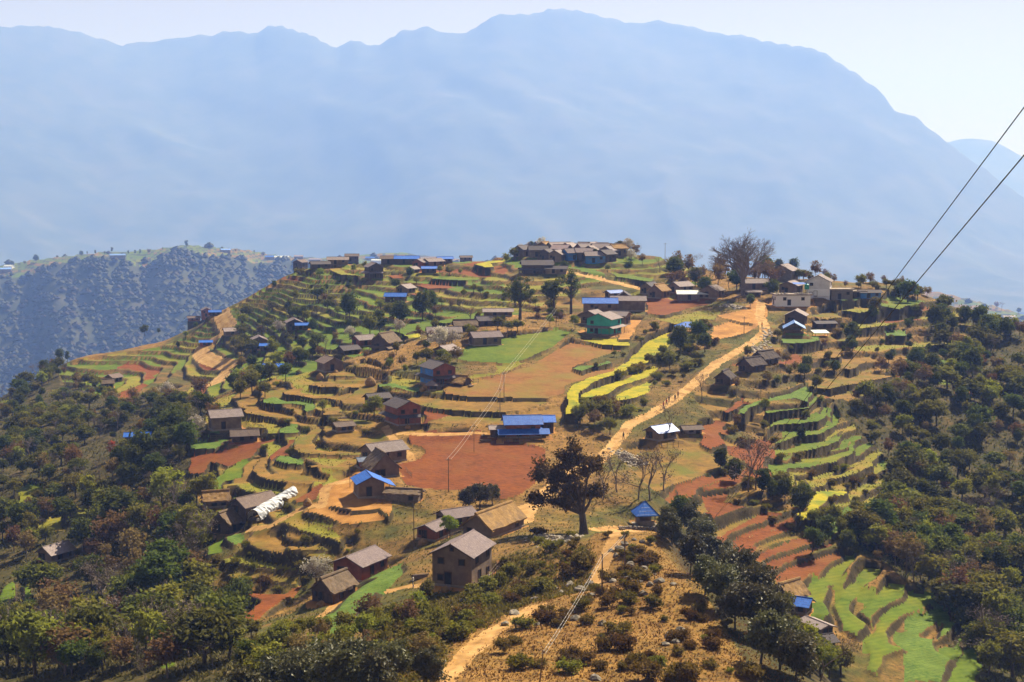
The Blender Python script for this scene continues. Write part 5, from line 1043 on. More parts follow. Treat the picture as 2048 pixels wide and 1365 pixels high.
WOODS = [('evergreen', .22), ('roundtree', .22), ('broadleaf', .18), ('lighttree', .15), ('drytree', .13), ('bare', .10)]
scatter([(1880,615),(1960,645),(2058,660),(2058,1365),(1985,1365),(1905,1250),(1800,1140),(1720,1090),(1780,1010),(1790,950),(1720,870),(1660,800),(1790,775),(1850,700)], 330, WOODS, 3.0, 8.2, 1, .29, clump=-.2)
scatter([(-10,960),(60,900),(230,850),(330,830),(400,900),(420,980),(425,1080),(415,1200),(480,1290),(520,1340),(300,1365),(-10,1365)], 250, [('evergreen', .18), ('roundtree', .18), ('broadleaf', .14), ('lighttree', .16), ('drytree', .16), ('bare', .24)], 3.0, 9.0, 2, .29, clump=-.2)
scatter([(-10,820),(0,785),(130,722),(190,775),(260,805),(400,795),(440,840),(330,870),(230,860),(60,915),(-10,960)], 170, WOODS, 3.5, 8.0, 3, .33, clump=-.15)
scatter([(480,640),(620,590),(720,640),(640,725),(560,770),(470,790),(430,760),(470,700)], 60, WOODS, 4, 7.5, 4, .5)
scatter([(330,690),(600,540),(1000,520),(1000,610),(800,650),(600,650),(420,720)], 36, [('lighttree', .5), ('evergreen', .3), ('blossom', .08), ('scrub', .12)], 2.5, 5, 5, .9)
scatter([(640,650),(1000,600),(1160,600),(1150,640),(950,690),(900,760),(760,760),(640,770)], 55, [('broadleaf', .5), ('evergreen', .25), ('drytree', .25)], 2.5, 5, 6, .7)
scatter([(1560,660),(1900,610),(1880,720),(1700,790),(1560,870),(1440,860),(1480,720)], 48, [('broadleaf', .45), ('evergreen', .25), ('drytree', .3)], 2, 5, 7, .7)
scatter([(1310,545),(1420,530),(1560,565),(1560,590),(1480,585),(1330,575)], 34, [('drytree', .5), ('bare', .4), ('evergreen', .1)], 6, 10, 8, .4)
scatter([(1560,560),(1700,555),(1860,575),(1900,620),(1700,580)], 26, [('drytree', .5), ('broadleaf', .5)], 3, 5.5, 9, .5)
scatter([(540,1270),(640,1270),(860,1200),(880,1290),(820,1365),(500,1365),(430,1280)], 60, [('lighttree', .35), ('broadleaf', .15), ('scrub', .3), ('drytree', .2)], 2.0, 4.2, 10, .5)
scatter([(740,1260),(860,1185),(1000,1115),(1180,1085),(1190,1170),(1060,1205),(900,1290),(820,1330)], 48, [('scrub', .7), ('heath', .3)], .8, 2.4, 11, .6)
scatter([(890,1340),(1080,1225),(1200,1190),(1380,1180),(1480,1290),(1560,1365),(900,1365)], 55, [('heath', .75), ('scrub', .25)], .7, 1.9, 12, .7)
scatter([(1060,1060),(1180,1060),(1330,1050),(1330,1150),(1200,1190),(1100,1120)], 36, [('scrub', .5), ('heath', .5)], .8, 1.7, 13, .7)
scatter([(1550,1190),(1650,1250),(1690,1365),(1600,1365),(1570,1290)], 20, WOODS, 3, 5.5, 14, .45)
scatter([(1560,960),(1720,1080),(1690,1120),(1600,1060),(1540,1010)], 9, [('evergreen', .5), ('broadleaf', .5)], 2.5, 5, 15, .5)
scatter([(420,760),(640,730),(900,760),(860,860),(720,1000),(720,1180),(430,1200),(400,980)], 70, [('scrub', .6), ('lighttree', .15), ('heath', .25)], .7, 1.9, 16, .8)
scatter([(1150,690),(1350,620),(1450,640),(1400,740),(1280,830),(1150,860)], 55, [('scrub', .5), ('heath', .2), ('broadleaf', .3)], 1.2, 3.2, 17, .6)
scatter([(1230,900),(1420,840),(1760,960),(1650,1080),(1350,1000)], 32, [('scrub', .7), ('heath', .3)], .9, 2.2, 18, .8)
scatter([(1600,960),(1800,1010),(1790,1140),(1640,1090)], 14, [('broadleaf', .5), ('drytree', .3), ('scrub', .2)], 2, 4.5, 19, .5)

# ---------------------------------------------------------------- ground litter: tufts on banks and dry grass (too many to count)
def tufts(name, label, m, poly, n, h0, h1, allow, seed, steep=False, wide=1.0, dmax=800):
    rng = np.random.default_rng(seed); P = np.array(poly, float); x0, y0 = P.min(0); x1, y1 = P.max(0)
    nx = np.zeros_like(Z); gz = np.abs(np.gradient(Z, axis=0)) / np.maximum(np.gradient(GD, axis=0), .01)
    m_ = inpoly(UX, VY, P) & (GD > 100) & (GD < dmax) & np.isin(T, [KI[k] for k in allow])
    if steep: m_ &= gz > .45
    idx = np.nonzero(m_.ravel())[0]
    if not len(idx): return
    wgt = (GD.ravel()[idx] ** .4); k = rng.choice(idx, n, p=wgt / wgt.sum())
    x = GX.ravel()[k] + rng.normal(size=n) * .5; y = GY.ravel()[k] + rng.normal(size=n) * .8; z = sample(Z, x, y)
    h = rng.uniform(h0, h1, n); V = np.empty((n, 9, 3)); 
    for b in range(3):
        a = rng.uniform(0, 6.28, n); r = h * rng.uniform(.5, 1.1, n) * wide; dx, dy = np.cos(a) * r, np.sin(a) * r
        V[:, 3 * b] = np.stack([x - dy * .45, y + dx * .45, z - .08], -1); V[:, 3 * b + 1] = np.stack([x + dy * .45, y - dx * .45, z - .08], -1); V[:, 3 * b + 2] = np.stack([x + dx, y + dy, z + h], -1)
    F3 = np.arange(9 * n).reshape(-1, 3)
    tag(obj(name, mesh_np(name, V.reshape(-1, 3), F3, [m])), label, 'grass' if 'grass' in name else 'scrub', kind='stuff')
DRYG = leafmat('dry_grass', (.15, .075, .018), (.30, .165, .042), .3); WEED = leafmat('bank_weeds', (.07, .065, .02), (.17, .14, .04), .3)
tufts('dry_grass', 'tufts of dry grass on the foreground slope', DRYG, [(860,1365),(900,1290),(1070,1190),(1200,1060),(1330,1040),(1420,1150),(1600,1365)], 13000, .08, .2, ['ground'], 1, dmax=230)
tufts('bank_scrub', 'weeds and scrub on the terrace banks', WEED, [(300,600),(600,520),(1900,560),(2048,700),(2048,1365),(1640,1365),(1300,1000),(700,1260),(420,1240),(380,900),(100,760)], 22000, .15, .5, ['ground', 'stubble', 'grass'], 2, steep=True)
tufts('woodland_scrub', 'undergrowth covering the wooded slopes', WEED, [(-60,780),(430,800),(420,1200),(600,1365),(-60,1365)], 15000, .2, .7, ['ground'], 3)
tufts('woodland_scrub', 'undergrowth covering the right hand wooded slope', WEED, [(1880,610),(2100,650),(2100,1365),(1960,1365),(1780,1140),(1700,1080),(1790,950),(1660,800),(1850,700)], 15000, .2, .7, ['ground'], 4)
tufts('slope_scrub', 'low bushes on the slope above the long green field', LM['scrub'], [(700,1365),(740,1260),(860,1185),(1000,1115),(1180,1085),(1180,1180),(1060,1205),(900,1290),(860,1365)], 9000, .15, .5, ['ground'], 5, dmax=230)

tufts('field_weeds', 'short weeds dotted over the dry ground between fields', WEED, [(380,760),(700,640),(1500,560),(1950,650),(1800,1000),(1700,1365),(1330,1000),(1250,1040),(700,1260),(420,1240)], 14000, .08, .35, ['ground', 'grass'], 6, dmax=480)
def margin_wood():
    """the woods go on past the edges of the frame"""
    rng = np.random.default_rng(77); Cs = []; tr = MB()
    for u0, u1, v0, v1, n in ((-190, -4, 820, 1365, 90), (2052, 2230, 680, 1365, 110)):
        for k in range(n):
            u, v = rng.uniform(u0, u1), rng.uniform(v0, v1); p = cast(u, v, Z)[0]
            if p[1] > 640: continue
            h = rng.uniform(3.5, 7.5); tr.tube(p - np.array((0, 0, .5)), p + np.array((0, 0, h * .6)), .14, .07, 5)
            for b in range(9):
                d = rng.normal(size=3); d /= np.linalg.norm(d); c = p + np.array((0, 0, h * .6)) + d * h * .3 * rng.uniform(.4, 1); Cs.append(c + rng.normal(size=(42, 3)) * .5)
    V, Fc = leaf_cards(np.vstack(Cs), .5, rng); n = len(V); V2 = np.array(tr.v); me = bpy.data.meshes.new('margin_wood'); me.from_pydata(V.tolist() + V2.tolist(), [], Fc.tolist() + [tuple(i + n for i in f) for f in tr.f])
    me.materials.append(LM['oak']); me.materials.append(BARK); me.polygons.foreach_set('material_index', np.array([0] * len(Fc) + [1] * len(tr.f), np.int32)); me.update()
    tag(obj('margin_wood', me), 'woods continuing past the left and right edges of the view', 'wood', kind='stuff')
margin_wood()
tufts('heath_scrub', 'low merging scrub on the dry foreground knoll', LM['heath'], [(880,1365),(1000,1270),(1180,1190),(1330,1110),(1400,1200),(1560,1365)], 2200, .10, .3, ['ground'], 9, dmax=215)
FARLEAF = leafmat('far_leaves', (.055, .065, .03), (.095, .10, .045), .2); FARDRY = leafmat('far_dry_leaves', (.06, .055, .03), (.10, .085, .045), .2)  # paler, flatter than near leaves: part of the haze is put into the colour
# far wood on the ridge across the valley, one mass of crowns
def far_wood():
    rng = np.random.default_rng(8); n = 19000; r = rng.integers(20, 100, n * 3); c = rng.integers(0, 519, n * 3)
    ok = (DR[r, c] < DcR[r, c] - 120) | (rng.random(n * 3) < .025); r, c = r[ok][:n], c[ok][:n]; n = len(r)
    b = _rock(77, LM['evergreen'], 5); bv = np.empty(len(b.vertices) * 3); b.vertices.foreach_get('co', bv); bv = bv.reshape(-1, 3); tri = []
    for p in b.polygons:
        q = list(p.vertices)
        for i in range(1, len(q) - 1): tri.append((q[0], q[i], q[i + 1]))
    tri = np.array(tri); s = rng.uniform(4.2, 9.0, n); x = XR[r, c] + rng.normal(size=n) * 1.5; y = YR[r, c] + rng.normal(size=n) * 2; z = ZR[r, c]
    V = bv[None] * (s[:, None, None] * np.array((1, 1, .85)) * rng.uniform(.75, 1.25, (n, 1, 3))) + np.stack([x, y, z + s * .35], -1)[:, None]
    Fc = (tri[None] + (np.arange(n) * len(bv))[:, None, None]).reshape(-1, 3); bpy.data.meshes.remove(b)
    tag(obj('far_wood', mesh_np('far_wood', V.reshape(-1, 3), Fc, [FARLEAF, FARDRY], np.repeat(rng.random(n) < .25, len(tri)).astype(np.int32))), 'hazy wood covering the ridge across the valley', 'wood', kind='stuff')
far_wood()
_r = random.Random(12)
def ridge_at(u, back=26.0):
    a = math.atan2((u - CX) / F, CP); c = int(round((a - AR[0, 0]) / (AR[0, 1] - AR[0, 0]))); d = DcR[0, c] - back; x, y = math.sin(a) * d, math.cos(a) * d; return x, y, ridge_z(x, y)
for u, h, k in [(30,9,'evergreen'),(78,12,'evergreen'),(168,8,'evergreen'),(180,6,'column'),(196,8,'column'),(215,6,'column'),(229,9,'column'),(262,7,'column'),(275,8,'column'),(285,9,'column'),(303,9,'drytree'),(330,5,'column'),(378,13,'column'),(415,6,'broadleaf'),(448,6,'broadleaf'),(475,5,'broadleaf'),(512,6,'column'),(530,8,'broadleaf'),(120,5,'broadleaf'),(55,6,'broadleaf'),(2000,14,'bare'),(1990,12,'drytree'),(2035,9,'evergreen'),(1930,6,'broadleaf'),(1900,6,'broadleaf')]:
    plant(k, ridge_at(u), h * 1.3, u, 510 if u < 1000 else 600, rng=_r)
_far = [(24,'white','white','small white house at the left end of the far wooded ridge'),(14,'bluepale','mud','pale blue roofed house at the far ridge left end'),(240,'bluepale','mud','faint blue roofed house on the far ridge skyline'),(455,'bluepale','mud','small blue roofed house on the far terraced ridge top'),
 (545,'blue','mud','bright blue roofed house at the right end of the far ridge'),(566,'white','white','small white house beside the blue roof on the far ridge'),(600,'slatepale','mud','pale brown house on the far ridge just left of the crest houses'),(632,'slatepale','mud','faint pale house on the far ridge above the crest shed'),
 (662,'bluepale','mud','faint blue house on the far ridge behind the crest houses'),(742,'blue','mud','blue roofed house on the far ridge between the crest houses'),(756,'white','white','white roofed house on the far ridge between the crest houses'),(835,'white','white','pale white house on the far ridge right of the long blue roof'),
 (850,'slatepale','mud','brown far ridge house right of the pale white one'),(792,'slatepale','mud','pale far ridge house above the long blue roof'),(2015,'concrete','white','orange-white house on the low spur at the right edge')]
for _i, (u, rf, wl, lb) in enumerate(_far):
    house((lb, 'house', u, 510, 19 + _i % 3 * 5, 11, 6.0, (_i * 37) % 40 - 15, rf, wl, dict(pitch=.45, win=1)), np.array(ridge_at(u, 40 + (_i % 3) * 28)), 500 + _i)

# ---------------------------------------------------------------- white plastic tunnel
def tunnel():
    a = cast(508, 1044, Z)[0]; b = cast(588, 990, Z)[0]; d = b - a; Lh = min(math.hypot(d[0], d[1]), 20); yaw = math.atan2(d[1], d[0]); dz = (b[2] - a[2])
    r = tag(empty('plastic_tunnel', tuple(a), yaw), 'long white plastic sheet tunnel with a ragged edge on the left terraces', 'tunnel'); rng = random.Random(4); V = []; nx, na = 26, 9
    for i in range(nx + 1):
        for j in range(na + 1):
            t = math.pi * (j / na); rr = 1.75 * (1 - .35 * i / nx) + rng.uniform(-.09, .09); V.append((Lh * i / nx + rng.uniform(-.1, .1), rr * 1.1 * math.cos(t) + rng.uniform(-.06, .06), dz * i / nx + .35 + rr * 1.15 * math.sin(t) + (rng.uniform(-.3, .25) if j in (0, na) else rng.uniform(-.07, .07))))
    MB().add(V, [(i * (na + 1) + j, (i + 1) * (na + 1) + j, (i + 1) * (na + 1) + j + 1, i * (na + 1) + j + 1) for i in range(nx) for j in range(na)]).build('plastic_sheet', simple('white_plastic', (.62, .63, .64), (.78, .79, .80), 1.5, (.50, .51, .53), .5, .5), r)
    for i in range(0, nx + 1, 5):
        h = MB(); pts = [(Lh * i / nx, 1.85 * (1 - .35 * i / nx) * math.cos(math.pi * k / 8), dz * i / nx + .25 + 1.9 * (1 - .35 * i / nx) * math.sin(math.pi * k / 8)) for k in range(9)]
        for p, q in zip(pts[:-1], pts[1:]): h.tube(p, q, .05, .05, 4)
        h.build('hoop', POST, r)
tunnel()
# ---------------------------------------------------------------- rocks, stone piles, platform wall
_r = random.Random(21)
ROCKS = [(1110,1178),(1122,1188),(1160,1182),(1180,1192),(1230,1178),(1245,1190),(1262,1160),(1280,1165),(1300,1172),(1320,1165),(1345,1170),(1285,1190),(1300,1200),(1060,1205),(1068,1200),(1030,1228),(1015,1222),(1095,1222),(1130,1235),(1150,1240),(1075,1250),(1250,1255),(1245,1262),(1240,1100),(1232,1112),(1222,1102),(1250,1090),(1268,1080),(1285,1085),(1262,1130),(1340,1275),(1352,1285),(1330,1290),(1190,1360),(1010,1250),(1270,1100),(1310,1150),(1225,1165),(1140,1172),(1180,1170),(1362,1262),(1098,1165),(1205,1250),(1290,1140),(1275,1148)]
for u, v in ROCKS:
    p = cast(u, v, Z)[0]; s = _r.uniform(.35, .95); o = obj('rock', rock_mesh(_r.randrange(4)), None, (p[0], p[1], p[2] + s * .15)); o.scale = (s * _r.uniform(.8, 1.5), s * _r.uniform(.6, 1.0), s * _r.uniform(.5, .8)); o.rotation_euler = (_r.uniform(-.3, .3), _r.uniform(-.3, .3), _r.uniform(0, 6))
    auto(o, 'grey weathered rock', u, v, 'rock', 'rocks on the dry foreground knoll')
def pile(label, pts, n, s0, s1, hgt, seed, m):
    rng = np.random.default_rng(seed); pr = [_rock(300 + k, m) for k in range(3)]; V = []; Fc = []; off = 0; A = cast([p[0] for p in pts], [p[1] for p in pts], Z)
    for k in range(n):
        i = rng.integers(0, len(A) - 1); t = rng.random(); c = A[i] * (1 - t) + A[i + 1] * t; d = rng.normal(size=2) * 1.0; b = pr[k % 3]; bv = np.empty(len(b.vertices) * 3); b.vertices.foreach_get('co', bv); bv = bv.reshape(-1, 3)
        s = rng.uniform(s0, s1); a = rng.uniform(0, 6.28); q = bv * np.array((s * rng.uniform(.8, 1.5), s, s * .7)); x = q[:, 0] * math.cos(a) - q[:, 1] * math.sin(a); y = q[:, 0] * math.sin(a) + q[:, 1] * math.cos(a)
        gx, gy = c[0] + d[0], c[1] + d[1]; gz = float(sample(Z, np.array([gx]), np.array([gy]))[0]) + hgt * math.exp(-(d @ d) / 1.2) * rng.uniform(.2, 1)
        V.append(np.stack([x + gx, y + gy, q[:, 2] + gz], -1)); Fc += [tuple(j + off for j in f.vertices) for f in b.polygons]; off += len(bv)
    me = bpy.data.meshes.new('stone_pile'); me.from_pydata(np.vstack(V).tolist(), [], Fc); me.materials.append(m); me.update(); [bpy.data.meshes.remove(b) for b in pr]
    tag(obj('stone_pile', me), label, 'stones', kind='stuff')
pile('pale broken stones heaped left of the big dark tree', [(1078,1072),(1110,1082),(1155,1078)], 190, .16, .38, .7, 1, PALEROCK)
pile('pale grey stone heap beside the road below the bend', [(1240,905),(1262,922),(1280,930)], 170, .22, .5, 1.0, 2, PALEROCK)
pile('pale rubble heap near the village square', [(1455,612),(1485,618)], 90, .3, .7, .9, 3, PALEROCK)
pile('pale stones tipped along the road edge below the white house', [(1540,660),(1530,690),(1500,705)], 110, .25, .6, .3, 4, PALEROCK)
def stone_wall(label, pts, hh, s):
    A = cast([p[0] for p in pts], [p[1] for p in pts], Z); r = tag(empty('dry_stone_wall', tuple(A[0])), label, 'wall'); rng = random.Random(9); O = A[0]
    for a, b in zip(A[:-1], A[1:]):
        ln = np.linalg.norm(b - a); n = max(2, int(ln / (s * 1.5)))
        for row in range(int(hh / (s * .8))):
            for k in range(n):
                t = (k + .5 * (row % 2) + rng.uniform(-.15, .15)) / n; c = a + (b - a) * min(t, 1); o = obj('stone', rock_mesh(rng.randrange(4)), r, (c[0] - O[0], c[1] - O[1] + rng.uniform(-.08, .08), c[2] - O[2] + row * s * .8 - .1)); o.scale = (s * rng.uniform(.8, 1.1), s * .8, s * rng.uniform(.5, .65)); o.rotation_euler = (0, 0, rng.uniform(-.4, .4))
stone_wall('dry stone platform wall in front of the blue pavilion', [(1238,1060),(1262,1058),(1290,1060),(1318,1062),(1332,1068)], 1.0, .34)
# ---------------------------------------------------------------- poles and wires
def pole(u, v, h, label, lean=0.0, arm=True, r=.1):
    p = cast(u, v, Z)[0]; o = tag(empty('power_pole', tuple(p)), label, 'pole'); MB().tube((0, 0, -.6), (lean * h, 0, h), r, r * .7, 6).build('shaft', POST, o)
    if arm: MB().box(lean * h - .6, lean * h + .6, -.05, .05, h - .5, h - .4).build('crossarm', POST, o)
    return np.array((p[0] + lean * h, p[1], p[2] + h - .4))
WIRE = simple('pale_wire', (.34, .31, .28), (.42, .39, .35), 5, bs=0, rough=.5); DARKWIRE = simple('dark_wire', (.03, .03, .033), (.05, .05, .055), 5, bs=0, rough=.5)
def cable(label, a, b, sag, r, m, n=28):
    a, b = np.array(a, float), np.array(b, float); mb = MB(); P = [a + (b - a) * t - np.array((0, 0, sag * 4 * t * (1 - t))) for t in np.linspace(0, 1, n + 1)]
    for p, q in zip(P[:-1], P[1:]): mb.tube(p, q, r, r, 5)
    tag(mb.build('power_cable', m, None, True), label, 'cable')
P0 = pole(1078, 1368, 3.4, 'leaning dark wooden pole at the bottom of the dry knoll', .12, False, .09); P1 = pole(1204, 1190, 5.2, 'wooden pole beside the rocky footpath', 0, False, .12); P2 = pole(1250, 1135, 5.0, 'crooked wooden pole below the blue pavilion', -.02, False, .12)
C = [pole(897, 985, 6.8, 'thin pole at the left of the central red field'), pole(948, 905, 6, 'thin pole in the middle of the central red field', r=.07), pole(1000, 832, 6.5, 'thin pole on the brown terrace above the red field'), pole(1008, 802, 7, 'thin pole at the lower edge of the tilled field'), pole(1112, 662, 7, 'thin pole at the top of the wheat field')]
for k in (-.4, .4):
    s = 'left' if k < 0 else 'right'; o = np.array((k, 0, 0))
    cable(f'pale wire from the leaning pole to the path pole, {s} strand', P0 + o * .4, P1 + o * .4, .25, .022, WIRE); cable(f'pale wire from the path pole to the crooked pole, {s} strand', P1 + o * .4, P2 + o * .4, .15, .02, WIRE)
    for i, nm in enumerate(('across the red field from its left pole', 'over the upper red field', 'over the brown terraces', 'up the tilled field to the wheat field')):
        cable(f'pale wire {nm}, {s} strand', C[i] + o, C[i + 1] + o, .35, .024, WIRE)
def up(u, v, D): x, y, z = at(u, v, D); return np.array((float(x), float(y), float(z)))
_lo1, _lo2 = up(1395, 1078, 228), up(1425, 1040, 232)
def beyond(lo, u, v, D, yend): q = up(u, v, D); t = (yend - lo[1]) / (q[1] - lo[1]); return lo + (q - lo) * t
_e1, _e2 = beyond(_lo1, 2048, 198, 36, -14), beyond(_lo2, 2048, 294, 36, -14)
cable('upper dark power cable slanting down across the right side', _e1, _lo1, .35, .0165, DARKWIRE, 90); cable('lower dark power cable slanting down across the right side', _e2, _lo2, .35, .0185, DARKWIRE, 90)
_pp = tag(empty('steel_mast', (float(_e2[0]), -14.0, 92.0)), 'tall steel mast behind the viewpoint carrying the two dark cables', 'pole'); MB().tube((0, 0, 0), (0, 0, float(_e1[2]) - 91), .16, .09, 8).build('shaft', POST, _pp)
MB().tube((0, 0, float(_e2[2]) - 92), (0, 0, float(_e2[2]) - 91.7), .14, .14, 8).build('insulator', PIPE, _pp); MB().tube((0, 0, float(_e1[2]) - 92), (float(_e1[0] - _e2[0]), 0, float(_e1[2]) - 92), .05, .05, 6).build('bracket', POST, _pp)
pole(1330, 522, 7, 'faint pylon pole on the skyline right of the hilltop village'); pole(1488, 668, 5, 'short post on the sandy square'); pole(700, 975, 5, 'thin pole left of the blue gable house', r=.07); pole(828, 1095, 7, 'thin pole below the orange courtyard'); pole(521, 1190, 5, 'thin pole on the lower left brown terrace', r=.07)
# ---------------------------------------------------------------- people on the road
def person_mesh():
    me = bpy.data.meshes.new('person_base'); P = [(0,0,.92),(0,0,1.2),(0,0,1.42),(0,.01,1.5),(0,.02,1.62),(0,.02,1.70),(.1,0,.88),(.12,.10,.48),(.12,.02,.07),(.12,.16,.03),(-.1,0,.88),(-.12,-.06,.48),(-.12,-.20,.07),(-.12,-.08,.03),(.2,0,1.40),(.26,-.06,1.12),(.26,.06,.86),(.26,.10,.76),(-.2,0,1.40),(-.26,.06,1.12),(-.26,.16,.88),(-.26,.19,.78)]
    E = [(0,1),(1,2),(2,3),(3,4),(4,5),(0,6),(6,7),(7,8),(8,9),(0,10),(10,11),(11,12),(12,13),(2,14),(14,15),(15,16),(16,17),(2,18),(18,19),(19,20),(20,21)]
    me.from_pydata(P, E, []); o = bpy.data.objects.new('person_base', me); COL.objects.link(o); md = o.modifiers.new('skin', 'SKIN')
    R = [.15,.14,.15,.06,.095,.085,.1,.075,.05,.04,.1,.075,.05,.04,.06,.045,.035,.04,.06,.045,.035,.04]
    for i, v in enumerate(me.skin_vertices[0].data): v.radius = (R[i], R[i] * .8); v.use_root = i == 0
    o.modifiers.new('sub', 'SUBSURF').levels = 1; dg = bpy.context.evaluated_depsgraph_get(); m2 = bpy.data.meshes.new_from_object(o.evaluated_get(dg)); bpy.data.objects.remove(o); m2.name = 'person_body'; return m2
SKIN = simple('skin', (.22, .11, .065), (.28, .15, .09), 5, bs=0); HAIR = simple('black_hair', (.012, .01, .01), (.03, .025, .022), 5, bs=0)
_pm = person_mesh()
def person(u, v, shirt, trousers, label, rz):
    p = cast(u, v, Z)[0]; me = _pm.copy(); me.materials.clear(); [me.materials.append(m) for m in (SKIN, shirt, trousers)]
    mi = [2 if q.center.z < .92 else (0 if q.center.z > 1.48 or (abs(q.center.x) > .2 and q.center.z < .9) else 1) for q in me.polygons]
    me.polygons.foreach_set('material_index', np.array([0 if (abs(q.center.x) > .22 and q.center.z < .86) else k for q, k in zip(me.polygons, mi)], np.int32)); me.polygons.foreach_set('use_smooth', np.full(len(me.polygons), True))
    o = tag(obj('person', me, None, (p[0], p[1], p[2]), rz), label, 'person'); h = MB(); n = 8
    V = [(.105 * math.cos(2 * math.pi * i / n) * c, .02 - .012 + .11 * math.sin(2 * math.pi * i / n) * c, z) for z, c in ((1.63, 1.0), (1.72, .95), (1.79, .5)) for i in range(n)]
    h.add(V, [(k * n + i, k * n + (i + 1) % n, (k + 1) * n + (i + 1) % n, (k + 1) * n + i) for k in range(2) for i in range(n)] + [tuple(range(2 * n, 3 * n))]).build('hair', HAIR, o, True)
CL = [simple('cloth_red', (.35, .04, .03), (.45, .07, .05), 5, bs=0), simple('cloth_dark', (.03, .028, .03), (.06, .055, .055), 5, bs=0), simple('cloth_brown', (.14, .07, .04), (.20, .10, .06), 5, bs=0), simple('cloth_white', (.55, .53, .5), (.66, .64, .6), 5, bs=0), simple('cloth_blue', (.04, .08, .2), (.07, .12, .28), 5, bs=0)]
person(1247, 880, CL[1], CL[1], 'person in dark clothes walking alone on the road near the bend', 2.4); person(1327, 818, CL[0], CL[2], 'person in red walking on the road, leftmost of the group', 2.4); person(1333, 812, CL[0], CL[1], 'person in red top and dark trousers, second in the road group', 2.5)
person(1338, 806, CL[2], CL[1], 'person in brown walking in the middle of the road group', 2.3); person(1350, 803, CL[1], CL[2], 'person in dark top walking ahead on the road', 2.4); person(1356, 797, CL[2], CL[1], 'person in brown top, rightmost of the road group', 2.6)
person(516, 1052, CL[3], CL[1], 'person in white top standing at the tunnel mouth', .4); person(826, 1174, CL[3], CL[4], 'person in white top in the yard left of the nearest house', 1.2); person(1524, 656, CL[0], CL[1], 'person in red on the road below the village square', 2.0)
# ---------------------------------------------------------------- small things in yards
def tank(u, v, label, dz=0):
    p = cast(u, v, Z)[0]; m = simple('green_tank', (.02, .20, .12), (.03, .26, .16), 2, bs=0, rough=.4); r = tag(empty('water_tank', (p[0], p[1], p[2] + dz)), label, 'tank')
    MB().tube((0, 0, 0), (0, 0, 1.5), .75, .75, 14).build('tank_body', m, r, False); MB().tube((0, 0, 1.5), (0, 0, 1.8), .72, .25, 14).build('shoulder', m, r); MB().tube((0, 0, 1.8), (0, 0, 1.92), .25, .25, 10).build('lid', m, r)
tank(1613, 606, 'green plastic water tank on the white flat roof corner', 4.3)
def stack(u, v, s, label):
    p = cast(u, v, Z)[0]; r = tag(empty('hay_stack', tuple(p), .5), label, 'haystack'); rng = random.Random(int(u)); n = 12; V = []; rings = [(0, 1.0), (.5, 1.12), (1.1, .95), (1.6, .55), (1.95, .08)]
    for z, c in rings: V += [(s * c * math.cos(2 * math.pi * i / n) * rng.uniform(.92, 1.08), s * c * math.sin(2 * math.pi * i / n) * rng.uniform(.92, 1.08), s * z) for i in range(n)]
    MB().add(V, [(k * n + i, k * n + (i + 1) % n, (k + 1) * n + (i + 1) % n, (k + 1) * n + i) for k in range(4) for i in range(n)] + [tuple(range(4 * n, 5 * n))]).build('straw', ROOF['thatch'], r); MB().tube((0, 0, 0), (0, 0, s * 2.3), .06, .04, 5).build('pole', POST, r)
stack(741, 772, 1.3, 'straw heap in the sunny yard left of the red walled house'); stack(640, 760, 1.0, 'straw heap below the lone brown hut'); stack(615, 1012, .8, 'flat straw heap on the terrace right of the tunnel'); stack(1572, 1192, 1.4, 'straw stack beside the lower right blue hut')
def logs(u, v, n, yaw, label):
    p = cast(u, v, Z)[0]; r = tag(empty('log_pile', tuple(p), yaw), label, 'logs'); rng = random.Random(n)
    for k in range(n): row = k // 6; MB().tube((-1.2 + rng.uniform(-.2, .2), (k % 6) * .22 + .11 * row, .12 + row * .19), (1.2 + rng.uniform(-.2, .2), (k % 6) * .22 + .11 * row, .12 + row * .19), .1, .09, 6).build('log', POST, r)
logs(842, 1158, 15, .3, 'firewood logs stacked against the left wall of the nearest house'); logs(690, 1022, 8, -.6, 'poles lying at the front of the blue gable house yard'); logs(972, 884, 10, .2, 'timber heap at the left end of the two tiered blue house'); logs(690, 838, 9, .7, 'bleached timber heap left of the skirt roofed farmhouse')
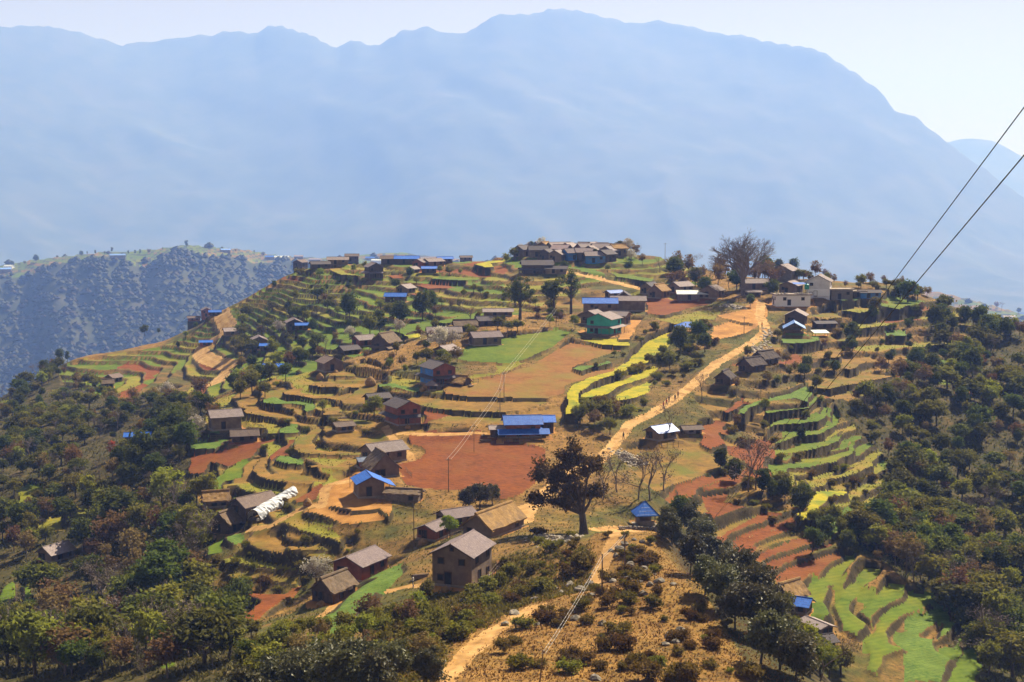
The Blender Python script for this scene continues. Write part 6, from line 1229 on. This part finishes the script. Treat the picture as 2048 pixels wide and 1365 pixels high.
# yard clutter: firewood, straw, fences beside the nearer houses
def fence(p, yaw, ln, u, v, rng):
    r = empty('wooden_fence', tuple(p), yaw); n = int(ln / 1.4)
    for k in range(n + 1): MB().tube((k * 1.4 + rng.uniform(-.1, .1), 0, -.4), (k * 1.4 + rng.uniform(-.1, .1), rng.uniform(-.08, .08), 1.05 + rng.uniform(-.15, .2)), .06, .045, 5).build('fence_post', POST, r)
    for z in (.4, .85): MB().tube((-.2, .03, z), (ln + .1, -.03, z + rng.uniform(-.1, .1)), .04, .035, 5).build('rail', POST, r)
    auto(r, 'rough wooden fence', u, v, 'fence', 'fences beside the houses')
_r = random.Random(33)
for _i, _h in enumerate(HOUSES):
    p = HP[_i]
    if p[1] > 420 or _h[9] == 'post': continue
    a = math.radians(_h[7]); L, W = _h[4], _h[5]
    def spot(lx, ly):
        x, y = p[0] + lx * math.cos(a) - ly * math.sin(a), p[1] + lx * math.sin(a) + ly * math.cos(a); z = float(sample(Z, np.array([x]), np.array([y]))[0]); q = pix(x, y, z); return np.array((x, y, z)), float(q[0]), float(q[1])
    k = _r.random(); q, u, v = spot(-L / 2 - 1.3, _r.uniform(-.3, .3) * W)
    if k < .5:
        r = empty('log_pile', tuple(q), a + math.pi / 2)
        for j in range(9): row = j // 4; MB().tube((-.8 + _r.uniform(-.15, .15), (j % 4) * .2 + .1 * row, .1 + row * .17), (.8 + _r.uniform(-.15, .15), (j % 4) * .2 + .1 * row, .1 + row * .17), .09, .08, 5).build('log', POST, r)
        auto(r, 'small firewood stack', u, v, 'logs', 'firewood by the houses')
    elif k < .8:
        r = empty('straw_heap', tuple(q), _r.uniform(0, 6)); V = []; n = 10; sz = _r.uniform(.6, 1.0)
        for z, c in ((-.2, 1.1), (.4, 1.0), (.8, .6), (1.05, .1)): V += [(sz * c * math.cos(6.283 * i / n) * _r.uniform(.85, 1.1), sz * c * math.sin(6.283 * i / n) * _r.uniform(.85, 1.1), sz * z) for i in range(n)]
        MB().add(V, [(m * n + i, m * n + (i + 1) % n, (m + 1) * n + (i + 1) % n, (m + 1) * n + i) for m in range(3) for i in range(n)] + [tuple(range(3 * n, 4 * n))]).build('straw', ROOF['thatch'], r); MB().tube((0, 0, 0), (0, 0, sz * 1.3), .05, .03, 5).build('pole', POST, r)
        auto(r, 'small straw heap', u, v, 'straw', 'straw heaps by the houses')
    if _r.random() < .55: q, u, v = spot(-L / 2 - 1, -W / 2 - _r.uniform(1.8, 2.6)); fence(q, a + _r.uniform(-.2, .2), L + _r.uniform(0, 3), u, v, _r)
finish_labels()
